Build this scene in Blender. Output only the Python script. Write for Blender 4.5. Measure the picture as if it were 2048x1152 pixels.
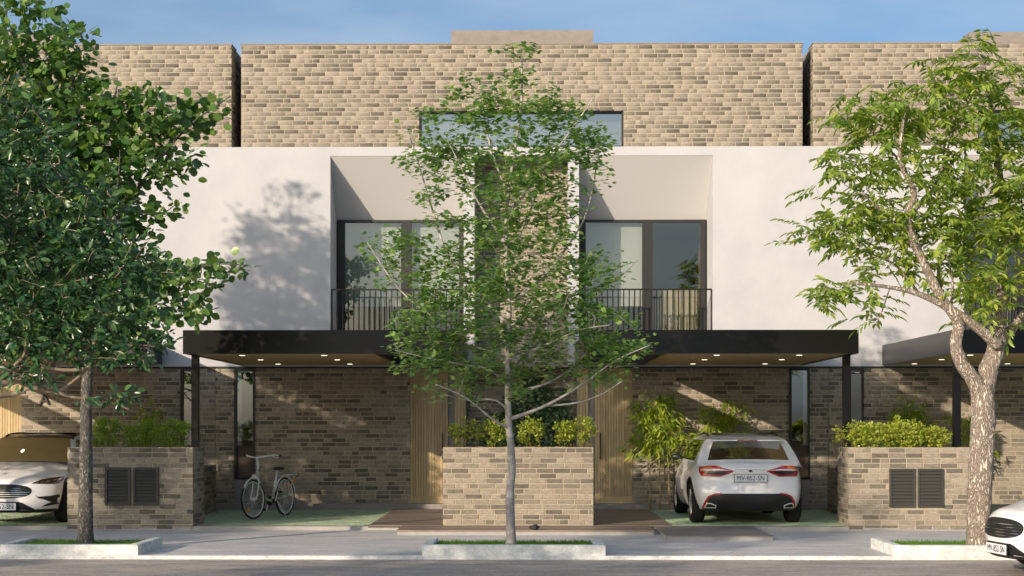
import bpy, bmesh, math, random
import numpy as np
from mathutils import Vector, Matrix
from mathutils.bvhtree import BVHTree

# ---------------------------------------------------------------- camera, world, sun, exposure
for o in list(bpy.data.objects):
    bpy.data.objects.remove(o)
S = bpy.context.scene
COL = S.collection
EYE = 1.66; CAMX = 0.125; FPX = 3072.0; YAW = math.atan(32 / 3072)
cd = bpy.data.cameras.new('camera'); cam = bpy.data.objects.new('camera', cd); COL.objects.link(cam)
cam.location = (CAMX, 0, EYE); cam.rotation_euler = (math.radians(90), 0, YAW)
cd.sensor_width = 36; cd.lens = 54; cd.shift_y = 272 / 2048; cd.clip_start = 0.1; cd.clip_end = 3000
S.camera = cam
SUN = Vector((-0.77, -1.0, 0.354)).normalized()          # towards the sun
EL = math.asin(SUN.z); AZ = math.atan2(SUN.x, SUN.y)
W = bpy.data.worlds.new('World'); S.world = W; W.use_nodes = True
nt = W.node_tree; bg = nt.nodes['Background']
sky = nt.nodes.new('ShaderNodeTexSky'); sky.sky_type = 'NISHITA'; sky.sun_disc = False
sky.sun_elevation = EL; sky.sun_rotation = AZ % (2 * math.pi)
sky.air_density = 1.0; sky.dust_density = 4.2; sky.ozone_density = 4.0
# thin veils of high cloud, evenly over the whole sky
tc = nt.nodes.new('ShaderNodeTexCoord'); mp = nt.nodes.new('ShaderNodeMapping'); mp.inputs['Scale'].default_value = (1.6, 1.6, 6)
nz = nt.nodes.new('ShaderNodeTexNoise'); nz.inputs['Scale'].default_value = 2.2; nz.inputs['Detail'].default_value = 6
rp = nt.nodes.new('ShaderNodeValToRGB'); rp.color_ramp.elements[0].position = 0.36; rp.color_ramp.elements[1].position = 0.66
rp.color_ramp.elements[0].color = (0, 0, 0, 1); rp.color_ramp.elements[1].color = (0.75, 0.75, 0.75, 1)
mx = nt.nodes.new('ShaderNodeMixRGB'); mx.inputs['Color2'].default_value = (2.6, 3.2, 3.9, 1)
nt.links.new(tc.outputs['Generated'], mp.inputs[0]); nt.links.new(mp.outputs[0], nz.inputs['Vector'])
nt.links.new(nz.outputs['Fac'], rp.inputs[0]); nt.links.new(rp.outputs[0], mx.inputs['Fac'])
nt.links.new(sky.outputs[0], mx.inputs['Color1']); nt.links.new(mx.outputs[0], bg.inputs['Color'])
bg.inputs['Strength'].default_value = 0.125
sl = bpy.data.lights.new('sun', 'SUN'); sl.energy = 3.5; sl.angle = math.radians(0.53); sl.color = (1.0, 0.83, 0.66)
so = bpy.data.objects.new('sun', sl); COL.objects.link(so); so.location = (-10, -10, 20)
so.rotation_euler = SUN.to_track_quat('Z', 'Y').to_euler()
S.view_settings.view_transform = 'Standard'; S.view_settings.look = 'None'
S.view_settings.exposure = 0.62; S.view_settings.gamma = 1.0; S.view_settings.use_curve_mapping = False
S.render.engine = 'CYCLES'
S.cycles.max_bounces = 8; S.cycles.transparent_max_bounces = 24

rng = random.Random(7); nrg = np.random.default_rng(11)
CO, SI = math.cos(YAW), math.sin(YAW)
SHADE_TREES = [('C', -11.2, 20.0, 0.5, 1.42, 'tall slim street tree next along the kerb beyond the white car'),
               ('L', -9.3, 20.1, 1.0, 0.76, 'young dark leafed street tree between the tall slim one and the white car'),
               ('L', -21.2, 4.8, 2.2, 1.15, 'tall dark leafed tree across the road, farthest up the street'),
               ('C', -17.9, 4.6, 3.3, 0.95, 'small slim tree across the road, next to the farthest one'),
               ('C', -11.4, 4.4, 2.0, 1.38, 'slim tree across the road, second from the near limbs')]
CAR3 = (5.43, 17.45, -0.045, 98)      # nose x, y, z and heading of the car on the road


def P(px, py, Y):
    """survey point: bearing read off the photograph, at true distance Y"""
    t = (px - 1024) / FPX
    X = (t * Y * CO - Y * SI) / (CO + t * SI)
    w = -X * SI + Y * CO
    return Vector((X + CAMX, Y, EYE + (848 - py) * w / FPX))

# ---------------------------------------------------------------- materials
MATS = {}


def mat(name, col, rough=0.6, spec=0.4, metal=0.0, noise=None, bump=0.0, bscale=60, coat=0.0, emit=None, speck=None):
    m = bpy.data.materials.new(name); m.use_nodes = True
    n = m.node_tree.nodes; L = m.node_tree.links; b = n['Principled BSDF']
    b.inputs['Base Color'].default_value = (*col, 1); b.inputs['Roughness'].default_value = rough
    b.inputs['Specular IOR Level'].default_value = spec; b.inputs['Metallic'].default_value = metal
    b.inputs['Coat Weight'].default_value = coat
    if emit:
        b.inputs['Emission Color'].default_value = (*emit[0], 1); b.inputs['Emission Strength'].default_value = emit[1]
    if noise or bump:
        g = n.new('ShaderNodeNewGeometry')
    if noise:                                       # (colour2, scale, stretch xyz, lo, hi)
        c2, sc, st, lo, hi = noise
        mpn = n.new('ShaderNodeMapping'); mpn.inputs['Scale'].default_value = st
        t = n.new('ShaderNodeTexNoise'); t.inputs['Scale'].default_value = sc; t.inputs['Detail'].default_value = 8; t.inputs['Roughness'].default_value = 0.62
        r = n.new('ShaderNodeValToRGB'); r.color_ramp.elements[0].position = lo; r.color_ramp.elements[1].position = hi
        r.color_ramp.elements[0].color = (*col, 1); r.color_ramp.elements[1].color = (*c2, 1)
        L.new(g.outputs['Position'], mpn.inputs[0]); L.new(mpn.outputs[0], t.inputs['Vector'])
        L.new(t.outputs['Fac'], r.inputs[0]); L.new(r.outputs[0], b.inputs['Base Color'])
        if speck:                                   # (scale, strength): aggregate grain and worn patches
            out = r.outputs[0]
            for (sc2, k, st2) in ((speck[0], speck[1], (1, .55, 1)), (speck[0] * .07, speck[1] * .8, (.5, 1.4, 1)), (speck[0] * .4, speck[1] * .7, (.35, 1.3, 1))):
                mp2 = n.new('ShaderNodeMapping'); mp2.inputs['Scale'].default_value = st2
                t3 = n.new('ShaderNodeTexNoise'); t3.inputs['Scale'].default_value = sc2; t3.inputs['Detail'].default_value = 5; t3.inputs['Roughness'].default_value = .7
                mr2 = n.new('ShaderNodeMapRange'); mr2.inputs['From Min'].default_value = .32; mr2.inputs['From Max'].default_value = .68
                mr2.inputs['To Min'].default_value = 1 - k; mr2.inputs['To Max'].default_value = 1 + k
                mu2 = n.new('ShaderNodeMixRGB'); mu2.blend_type = 'MULTIPLY'; mu2.inputs['Fac'].default_value = 1
                L.new(g.outputs['Position'], mp2.inputs[0]); L.new(mp2.outputs[0], t3.inputs['Vector']); L.new(t3.outputs['Fac'], mr2.inputs[0])
                L.new(out, mu2.inputs['Color1']); L.new(mr2.outputs[0], mu2.inputs['Color2']); out = mu2.outputs[0]
            L.new(out, b.inputs['Base Color'])
    if bump:
        t2 = n.new('ShaderNodeTexNoise'); t2.inputs['Scale'].default_value = bscale; t2.inputs['Detail'].default_value = 6
        bp = n.new('ShaderNodeBump'); bp.inputs['Strength'].default_value = bump; bp.inputs['Distance'].default_value = 0.02
        L.new(g.outputs['Position'], t2.inputs['Vector']); L.new(t2.outputs['Fac'], bp.inputs['Height']); L.new(bp.outputs[0], b.inputs['Normal'])
    MATS[name] = m
    return m


def ramp_random(m, cols, grain=0.25, gscale=(10, 10, 40), bump=0.5):
    """colour picked per piece (object or mesh island), with grain on top"""
    n = m.node_tree.nodes; L = m.node_tree.links; b = n['Principled BSDF']
    oi = n.new('ShaderNodeObjectInfo'); g = n.new('ShaderNodeNewGeometry')
    ad = n.new('ShaderNodeMath'); ad.operation = 'ADD'; fr = n.new('ShaderNodeMath'); fr.operation = 'FRACT'
    L.new(oi.outputs['Random'], ad.inputs[0]); L.new(g.outputs['Random Per Island'], ad.inputs[1]); L.new(ad.outputs[0], fr.inputs[0])
    r = n.new('ShaderNodeValToRGB'); r.color_ramp.interpolation = 'LINEAR'
    els = r.color_ramp.elements
    while len(els) < len(cols): els.new(0.5)
    for e, (p, c) in zip(els, cols): e.position = p; e.color = (*c, 1)
    L.new(fr.outputs[0], r.inputs[0])
    mpn = n.new('ShaderNodeMapping'); mpn.inputs['Scale'].default_value = gscale
    t = n.new('ShaderNodeTexNoise'); t.inputs['Scale'].default_value = 1.0; t.inputs['Detail'].default_value = 7; t.inputs['Roughness'].default_value = 0.65
    L.new(g.outputs['Position'], mpn.inputs[0]); L.new(mpn.outputs[0], t.inputs['Vector'])
    mr = n.new('ShaderNodeMapRange'); mr.inputs['From Min'].default_value = 0.3; mr.inputs['From Max'].default_value = 0.7
    mr.inputs['To Min'].default_value = 1 - grain; mr.inputs['To Max'].default_value = 1 + grain
    L.new(t.outputs['Fac'], mr.inputs[0])
    mu = n.new('ShaderNodeMixRGB'); mu.blend_type = 'MULTIPLY'; mu.inputs['Fac'].default_value = 1
    L.new(r.outputs[0], mu.inputs['Color1']); L.new(mr.outputs[0], mu.inputs['Color2']); L.new(mu.outputs[0], b.inputs['Base Color'])
    if bump:
        bp = n.new('ShaderNodeBump'); bp.inputs['Strength'].default_value = bump; bp.inputs['Distance'].default_value = 0.006
        L.new(t.outputs['Fac'], bp.inputs['Height']); L.new(bp.outputs[0], b.inputs['Normal'])
    return m


soffit_sun_m = mat('white_render_painted_sun', (0.60, 0.59, 0.575), 0.92, 0.15, bump=0.1, bscale=22)  # white render, lightened: sunlight on the sloping soffit is put into the colour
brick_m = ramp_random(mat('brick', (0.3, 0.25, 0.2), 0.85, 0.25),
                      [(0.0, (0.118, 0.106, 0.090)), (0.16, (0.150, 0.133, 0.110)), (0.32, (0.220, 0.196, 0.156)), (0.6, (0.275, 0.241, 0.193)), (0.85, (0.315, 0.277, 0.223)), (1.0, (0.26, 0.228, 0.184))],
                      0.34, (13, 13, 44), 0.7)
mortar_m = mat('mortar', (0.43, 0.37, 0.265), 0.95, 0.1, noise=((0.335, 0.28, 0.20), 9, (1, 1, 1), 0.35, 0.7), bump=0.4, bscale=90)
white_m = mat('white_render', (0.485, 0.485, 0.49), 0.92, 0.15, noise=((0.42, 0.422, 0.43), 1.3, (1, 1, 0.8), 0.36, 0.72), bump=0.16, bscale=22)
conc_m = mat('roof_concrete', (0.29, 0.255, 0.225), 0.9, 0.2, noise=((0.22, 0.20, 0.18), 6, (1, 1, 1), 0.3, 0.7), bump=0.2)
kerb_m = mat('kerb_stone', (0.66, 0.66, 0.63), 0.8, 0.3, noise=((0.40, 0.43, 0.42), 4.5, (1, 1, 1.6), 0.40, 0.72), bump=0.3, speck=(30, 0.14))
black_m = mat('black_steel', (0.0055, 0.005, 0.0042), 0.28, 0.35)
dark_m = mat('dark_frame', (0.022, 0.022, 0.021), 0.45, 0.4)
rail_m = mat('railing_steel', (0.012, 0.011, 0.009), 0.5, 0.3)
soffit_m = mat('soffit_board', (0.52, 0.37, 0.19), 0.6, 0.3, noise=((0.44, 0.31, 0.155), 5, (0.6, 6, 1), 0.3, 0.7))
lamp_m = mat('downlight_glow', (1, 0.9, 0.7), 0.5, emit=((1.0, 0.86, 0.62), 1.7))
road_m = mat('asphalt', (0.30, 0.262, 0.24), 0.6, 0.35, noise=((0.42, 0.365, 0.325), 2.2, (0.4, 2.4, 1), 0.38, 0.62), bump=0.6, bscale=55, speck=(34, 0.24))
walk_m = mat('pavement_concrete', (0.60, 0.57, 0.55), 0.55, 0.4, noise=((0.44, 0.43, 0.425), 1.6, (0.5, 1.8, 1), 0.36, 0.64), bump=0.22, bscale=35, speck=(22, 0.15))
apron_m = mat('apron_concrete', (0.36, 0.34, 0.31), 0.6, 0.4, noise=((0.27, 0.26, 0.25), 3, (1, 1, 1), 0.35, 0.7), bump=0.25)
earth_m = mat('earth', (0.30, 0.27, 0.22), 0.95, 0.1, noise=((0.24, 0.22, 0.17), 0.4, (1, 1, 1), 0.4, 0.7))
soil_m = mat('soil', (0.05, 0.035, 0.022), 1, 0.1, bump=0.6)
plinth_m = mat('plinth_concrete', (0.31, 0.285, 0.26), 0.85, 0.25, noise=((0.24, 0.22, 0.20), 5, (1, 1, 1), 0.3, 0.7), bump=0.2)
paver_m = ramp_random(mat('turf_paver', (0.2, 0.28, 0.17), 0.7, 0.3), [(0.0, (0.28, 0.37, 0.25)), (0.5, (0.33, 0.42, 0.28)), (1.0, (0.38, 0.45, 0.30))], 0.25, (14, 14, 14), 0.4)
moss_m = mat('moss_joint', (0.05, 0.10, 0.03), 0.95, 0.1, noise=((0.10, 0.15, 0.06), 20, (1, 1, 1), 0.4, 0.6))
deck_m = ramp_random(mat('deck_board', (0.1, 0.07, 0.05), 0.5, 0.4), [(0.0, (0.17, 0.13, 0.105)), (0.5, (0.20, 0.155, 0.125)), (1.0, (0.24, 0.19, 0.155))], 0.3, (4, 60, 20), 0.3)
wood_m = ramp_random(mat('door_timber', (0.36, 0.26, 0.13), 0.55, 0.35), [(0.0, (0.40, 0.295, 0.155)), (0.5, (0.46, 0.345, 0.19)), (1.0, (0.52, 0.395, 0.225))], 0.22, (45, 45, 2.2), 0.25)
slab_m = mat('slab_stone', (0.25, 0.22, 0.20), 0.5, 0.4, noise=((0.19, 0.17, 0.155), 4, (1, 1, 1), 0.35, 0.7), bump=0.2)
louver_m = mat('louvre_metal', (0.045, 0.043, 0.038), 0.5, 0.4)
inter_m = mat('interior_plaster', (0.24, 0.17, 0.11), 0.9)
curtain_m = mat('curtain_cloth', (0.52, 0.45, 0.36), 0.95, 0.1)
blind_m = mat('roller_blind', (0.60, 0.605, 0.58), 0.9, 0.1)
dkwood_m = mat('dark_timber', (0.075, 0.05, 0.036), 0.6)
backing_m = mat('timber_backing', (0.26, 0.185, 0.10), 0.8)
amber_m = mat('amber_timber', (0.55, 0.30, 0.09), 0.5)
soap_m = mat('stone_dark', (0.03, 0.028, 0.03), 0.8, bump=0.6)


def glass(name, tint=(0.8, 0.82, 0.8), refl=0.35, rough=0.0, trans=(0.75, 0.77, 0.75)):
    m = bpy.data.materials.new(name); m.use_nodes = True
    n = m.node_tree.nodes; L = m.node_tree.links; n.remove(n['Principled BSDF'])
    o = n['Material Output']; t = n.new('ShaderNodeBsdfTransparent'); t.inputs[0].default_value = (*trans, 1)
    g = n.new('ShaderNodeBsdfGlossy'); g.inputs['Color'].default_value = (*tint, 1); g.inputs['Roughness'].default_value = rough
    f = n.new('ShaderNodeFresnel'); f.inputs[0].default_value = 1.5
    a = n.new('ShaderNodeMath'); a.operation = 'ADD'; a.use_clamp = True; a.inputs[1].default_value = refl
    x = n.new('ShaderNodeMixShader'); L.new(f.outputs[0], a.inputs[0]); L.new(a.outputs[0], x.inputs[0])
    L.new(t.outputs[0], x.inputs[1]); L.new(g.outputs[0], x.inputs[2]); L.new(x.outputs[0], o.inputs[0])
    MATS[name] = m
    return m


glass_m = glass('window_glass', refl=0.07, trans=(0.9, 0.92, 0.9))
strip_m = glass('strip_glass', refl=0.30, trans=(0.85, 0.87, 0.87))
slit_m = glass('slit_glass', refl=0.22, trans=(0.5, 0.5, 0.48))
carglass_m = glass('car_glass', refl=0.0, trans=(0.5, 0.52, 0.5))


def leaf_mat(name, c0, c1, c2, trans=0.35, rough=0.42, spec=0.45, tcol=None):
    m = bpy.data.materials.new(name); m.use_nodes = True
    n = m.node_tree.nodes; L = m.node_tree.links; b = n['Principled BSDF']; o = n['Material Output']
    b.inputs['Roughness'].default_value = rough; b.inputs['Specular IOR Level'].default_value = spec
    g = n.new('ShaderNodeNewGeometry'); r = n.new('ShaderNodeValToRGB'); e = r.color_ramp.elements
    e.new(0.55); e[0].color = (*c0, 1); e[1].color = (*c1, 1); e[2].color = (*c2, 1)
    L.new(g.outputs['Random Per Island'], r.inputs[0]); L.new(r.outputs[0], b.inputs['Base Color'])
    tr = n.new('ShaderNodeBsdfTranslucent'); mu = n.new('ShaderNodeMixRGB'); mu.blend_type = 'MULTIPLY'; mu.inputs['Fac'].default_value = 1
    mu.inputs['Color2'].default_value = (*(tcol or (1.7, 1.7, 0.7)), 1)
    L.new(r.outputs[0], mu.inputs['Color1']); L.new(mu.outputs[0], tr.inputs[0])
    x = n.new('ShaderNodeMixShader'); x.inputs[0].default_value = trans
    L.new(b.outputs[0], x.inputs[1]); L.new(tr.outputs[0], x.inputs[2]); L.new(x.outputs[0], o.inputs[0])
    MATS[name] = m
    return m


leafL_m = leaf_mat('leaf_dark_round', (0.053, 0.119, 0.034), (0.087, 0.182, 0.047), (0.182, 0.270, 0.065), 0.34, 0.36, 0.5)
leafN_m = leaf_mat('leaf_glossy_near', (0.020, 0.058, 0.026), (0.036, 0.098, 0.038), (0.085, 0.17, 0.05), 0.24, 0.28, 0.55)
leafC_m = leaf_mat('leaf_lobed', (0.10, 0.205, 0.07), (0.16, 0.29, 0.095), (0.31, 0.42, 0.13), 0.42, 0.38, 0.5)
leafR_m = leaf_mat('leaf_pinnate', (0.115, 0.205, 0.038), (0.235, 0.335, 0.056), (0.40, 0.44, 0.085), 0.42, 0.36, 0.5)
shrubR_m = leaf_mat('leaf_privet', (0.228, 0.310, 0.039), (0.372, 0.437, 0.061), (0.492, 0.506, 0.094), 0.35)
shrubL_m = leaf_mat('leaf_feathery', (0.138, 0.264, 0.030), (0.230, 0.363, 0.035), (0.322, 0.429, 0.045), 0.38)
shrubC_m = leaf_mat('leaf_barberry', (0.168, 0.241, 0.033), (0.288, 0.356, 0.044), (0.456, 0.460, 0.066), 0.35)
bamboo_m = leaf_mat('leaf_bamboo', (0.150, 0.241, 0.026), (0.263, 0.356, 0.037), (0.400, 0.443, 0.055), 0.38)
ivy_m = leaf_mat('leaf_ivy', (0.03, 0.08, 0.024), (0.055, 0.12, 0.035), (0.30, 0.37, 0.20), 0.2, 0.35)
grass_m = leaf_mat('grass_blade', (0.06, 0.15, 0.02), (0.085, 0.19, 0.025), (0.13, 0.24, 0.03), 0.25, 0.6, 0.2)


def bark_mat(name, c1, c2, sc, stretch, bump, dist=0.03):
    m = bpy.data.materials.new(name); m.use_nodes = True
    n = m.node_tree.nodes; L = m.node_tree.links; b = n['Principled BSDF']; b.inputs['Roughness'].default_value = 0.9; b.inputs['Specular IOR Level'].default_value = 0.2
    t = n.new('ShaderNodeTexCoord'); mpn = n.new('ShaderNodeMapping'); mpn.inputs['Scale'].default_value = stretch
    v = n.new('ShaderNodeTexVoronoi'); v.feature = 'DISTANCE_TO_EDGE'; v.inputs['Scale'].default_value = sc
    ns = n.new('ShaderNodeTexNoise'); ns.inputs['Scale'].default_value = sc * 0.7; ns.inputs['Detail'].default_value = 8
    ad = n.new('ShaderNodeVectorMath'); ad.operation = 'MULTIPLY_ADD'; ad.inputs[1].default_value = (0.35,) * 3
    L.new(t.outputs['Object'], mpn.inputs[0]); L.new(mpn.outputs[0], ns.inputs['Vector'])
    L.new(ns.outputs['Color'], ad.inputs[0]); L.new(mpn.outputs[0], ad.inputs[2]); L.new(ad.outputs[0], v.inputs['Vector'])
    mi = n.new('ShaderNodeMath'); mi.operation = 'MULTIPLY'
    mr = n.new('ShaderNodeMapRange'); mr.inputs['From Max'].default_value = 0.28; L.new(v.outputs['Distance'], mr.inputs[0])
    L.new(mr.outputs[0], mi.inputs[0]); L.new(ns.outputs['Fac'], mi.inputs[1])
    r = n.new('ShaderNodeValToRGB'); r.color_ramp.elements[0].color = (*c1, 1); r.color_ramp.elements[1].color = (*c2, 1)
    r.color_ramp.elements[0].position = 0.05; r.color_ramp.elements[1].position = 0.5
    L.new(mi.outputs[0], r.inputs[0]); L.new(r.outputs[0], b.inputs['Base Color'])
    bp = n.new('ShaderNodeBump'); bp.inputs['Strength'].default_value = bump; bp.inputs['Distance'].default_value = dist
    L.new(mi.outputs[0], bp.inputs['Height']); L.new(bp.outputs[0], b.inputs['Normal'])
    MATS[name] = m
    return m


barkL_m = bark_mat('bark_grey_scaly', (0.075, 0.07, 0.06), (0.22, 0.205, 0.18), 16, (1, 1, 0.45), 0.9)
barkN_m = bark_mat('bark_brown_smooth', (0.19, 0.145, 0.10), (0.31, 0.25, 0.18), 9, (1, 1, 0.4), 0.3, 0.01)
barkC_m = bark_mat('bark_silver_smooth', (0.27, 0.25, 0.23), (0.43, 0.405, 0.375), 5, (1, 1, 1.6), 0.25, 0.01)
barkR_m = bark_mat('bark_pale_ridged', (0.24, 0.19, 0.15), (0.66, 0.57, 0.47), 17, (1, 1, 0.32), 1.0, 0.04)
culm_m = mat('bamboo_culm', (0.30, 0.24, 0.10), 0.5, 0.4)
stem_m = mat('shrub_stem', (0.12, 0.07, 0.035), 0.9)

paint_m = mat('car_paint_white', (0.78, 0.77, 0.76), 0.28, 0.5, coat=0.7)
carblack_m = mat('car_black_plastic', (0.014, 0.014, 0.014), 0.45, 0.4)
roofblack_m = mat('car_black_roof', (0.012, 0.009, 0.007), 0.15, 0.6, coat=0.5)
tyre_m = mat('tyre_rubber', (0.018, 0.017, 0.016), 0.85, 0.3)
rim_m = mat('rim_alloy', (0.45, 0.44, 0.43), 0.3, 0.5, metal=0.9)
red_m = mat('lamp_red', (0.38, 0.012, 0.014), 0.2, 0.6, coat=0.6)
orange_m = mat('lamp_orange', (0.75, 0.16, 0.03), 0.2, 0.6, coat=0.6)
lampdark_m = mat('lamp_dark', (0.02, 0.006, 0.006), 0.15, 0.6, coat=0.6)
chrome_m = mat('chrome', (0.75, 0.75, 0.76), 0.15, 0.5, metal=1.0)
plate_m = mat('plate_white', (0.72, 0.73, 0.74), 0.5)
ink_m = mat('plate_ink', (0.02, 0.022, 0.03), 0.6)
seat_m = mat('car_seat', (0.075, 0.055, 0.042), 0.7)
bikew_m = mat('bike_silver', (0.78, 0.76, 0.73), 0.35, 0.5, metal=0.1)
bikeg_m = mat('bike_sage', (0.50, 0.52, 0.36), 0.35, 0.5)
bikeb_m = mat('bike_black', (0.02, 0.019, 0.018), 0.6)
reflor_m = mat('reflector_orange', (0.72, 0.27, 0.03), 0.3, 0.6)
leather_m = mat('saddle_leather', (0.05, 0.035, 0.03), 0.6)

# ---------------------------------------------------------------- object helpers


def tag(o, label=None, cat=None, group=None, kind=None):
    if label: o['label'] = label
    if cat: o['category'] = cat
    if group: o['group'] = group
    if kind: o['kind'] = kind
    return o


def thing(name, loc, label, cat, group=None, rz=0):
    o = bpy.data.objects.new(name, None); COL.objects.link(o)
    o.empty_display_size = 0.2
    o.location = loc; o.rotation_euler = (0, 0, rz)
    return tag(o, label, cat, group)


def root_of(o):
    while o.parent: o = o.parent
    return o


class MB:
    def __init__(s): s.v = []; s.f = []

    def add(s, vs, fs):
        b = len(s.v); s.v.extend(Vector(v) for v in vs); s.f.extend(tuple(i + b for i in f) for f in fs); return s

    def box(s, x0, x1, y0, y1, z0, z1):
        return s.add([(x0, y0, z0), (x1, y0, z0), (x1, y1, z0), (x0, y1, z0), (x0, y0, z1), (x1, y0, z1), (x1, y1, z1), (x0, y1, z1)],
                     [(0, 3, 2, 1), (4, 5, 6, 7), (0, 1, 5, 4), (1, 2, 6, 5), (2, 3, 7, 6), (3, 0, 4, 7)])

    def prism(s, poly, axis, a, b):
        """poly: list of 2D points in the plane perpendicular to axis ('x': (y,z), 'y': (x,z), 'z': (x,y))"""
        def mk(p, t): return {'x': (t, p[0], p[1]), 'y': (p[0], t, p[1]), 'z': (p[0], p[1], t)}[axis]
        n = len(poly)
        vs = [mk(p, a) for p in poly] + [mk(p, b) for p in poly]
        fs = [tuple(range(n))[::-1], tuple(range(n, 2 * n))] + [(i, (i + 1) % n, n + (i + 1) % n, n + i) for i in range(n)]
        return s.add(vs, fs)

    def tube(s, pts, rad, sides=8, cap=True, wob=0.0):
        pts = [Vector(p) for p in pts]
        if not hasattr(rad, '__len__'): rad = [rad] * len(pts)
        n = len(pts); b = len(s.v); up = None
        for i, p in enumerate(pts):
            d = (pts[min(i + 1, n - 1)] - pts[max(i - 1, 0)])
            if d.length < 1e-9: d = Vector((0, 0, 1))
            d.normalize()
            if up is None:
                up = Vector((0, 0, 1)) if abs(d.z) < 0.9 else Vector((1, 0, 0))
            u = (up - d * up.dot(d)).normalized(); up = u; w = d.cross(u)
            for k in range(sides):
                a = 2 * math.pi * k / sides
                r = rad[i] * (1 + (wob * math.sin(k * 2.4 + i * 0.55 + 1.7 * math.sin(i * .8 + k)) if wob else 0))
                s.v.append(p + u * (math.cos(a) * r) + w * (math.sin(a) * r))
        for i in range(n - 1):
            for k in range(sides):
                k2 = (k + 1) % sides
                s.f.append((b + i * sides + k, b + i * sides + k2, b + (i + 1) * sides + k2, b + (i + 1) * sides + k))
        if cap:
            s.f.append(tuple(b + k for k in range(sides))[::-1]); s.f.append(tuple(b + (n - 1) * sides + k for k in range(sides)))
        return s

    def disc(s, c, axis, r, h, sides=20):
        c = Vector(c); a = Vector(axis).normalized()
        return s.tube([c - a * h / 2, c + a * h / 2], r, sides)

    def torus(s, c, axis, R, r, n=36, m=8):
        c = Vector(c); a = Vector(axis).normalized(); u = a.orthogonal().normalized(); w = a.cross(u); b = len(s.v)
        for i in range(n):
            t = 2 * math.pi * i / n; d = u * math.cos(t) + w * math.sin(t)
            for k in range(m):
                p = 2 * math.pi * k / m
                s.v.append(c + d * (R + r * math.cos(p)) + a * (r * math.sin(p)))
        for i in range(n):
            for k in range(m):
                s.f.append((b + i * m + k, b + ((i + 1) % n) * m + k, b + ((i + 1) % n) * m + (k + 1) % m, b + i * m + (k + 1) % m))
        return s

    def build(s, name, m, parent=None, smooth=False, kind=None, label=None):
        me = bpy.data.meshes.new(name)
        off = root_of(parent).location if parent else Vector((0, 0, 0))
        me.from_pydata([tuple(v - off) for v in s.v], [], s.f)
        for mm in (m if isinstance(m, (list, tuple)) else [m]): me.materials.append(mm)
        if smooth:
            me.polygons.foreach_set('use_smooth', [True] * len(me.polygons))
        me.update()
        o = bpy.data.objects.new(name, me); COL.objects.link(o); o.parent = parent
        return tag(o, label=label, kind=kind)


def np_mesh(name, V, F, m, parent=None, kind=None, smooth=False):
    """V (n,3), F (k, c) constant size faces"""
    off = np.array(root_of(parent).location) if parent else 0
    me = bpy.data.meshes.new(name); V = np.ascontiguousarray(V - off, dtype=np.float32); F = np.ascontiguousarray(F, dtype=np.int32)
    me.vertices.add(len(V)); me.vertices.foreach_set('co', V.ravel())
    me.loops.add(F.size); me.loops.foreach_set('vertex_index', F.ravel())
    me.polygons.add(len(F)); me.polygons.foreach_set('loop_start', np.arange(0, F.size, F.shape[1], dtype=np.int32))
    me.polygons.foreach_set('loop_total', np.full(len(F), F.shape[1], dtype=np.int32))
    me.update(calc_edges=True); me.validate()
    me.materials.append(m)
    if smooth: me.polygons.foreach_set('use_smooth', [True] * len(me.polygons))
    o = bpy.data.objects.new(name, me); COL.objects.link(o); o.parent = parent
    return tag(o, kind=kind)


def copy_tree(o, parent=None):
    c = o.copy(); COL.objects.link(c); c.parent = parent
    for ch in list(o.children): copy_tree(ch, c)
    return c

# ---------------------------------------------------------------- the setting: ground, road, pavement
YF = 28.8           # house fronts
YP = 24.0           # garden line: planters, parking bays
YK = 19.3           # kerb


def struct(name, mb, m): return tag(mb.build(name, m), kind='structure')


struct('ground', MB().box(-900, 900, -900, 1500, -0.30, -0.12), earth_m)
struct('road', MB().box(-120, 120, 6, YK, -0.119, -0.045), road_m)
struct('far_pavement', MB().box(-120, 120, -3, 5.998, -0.119, 0.0), walk_m)
struct('kerb', MB().box(-120, 120, YK + 0.001, YK + 0.14, -0.119, 0.002), kerb_m)
struct('pavement', MB().box(-120, 120, YK + 0.141, YP, -0.119, 0.0), walk_m)
struct('parking_base', MB().box(-40, 40, YP + 0.001, YF + 4, -0.118, 0.040), apron_m)

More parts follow.
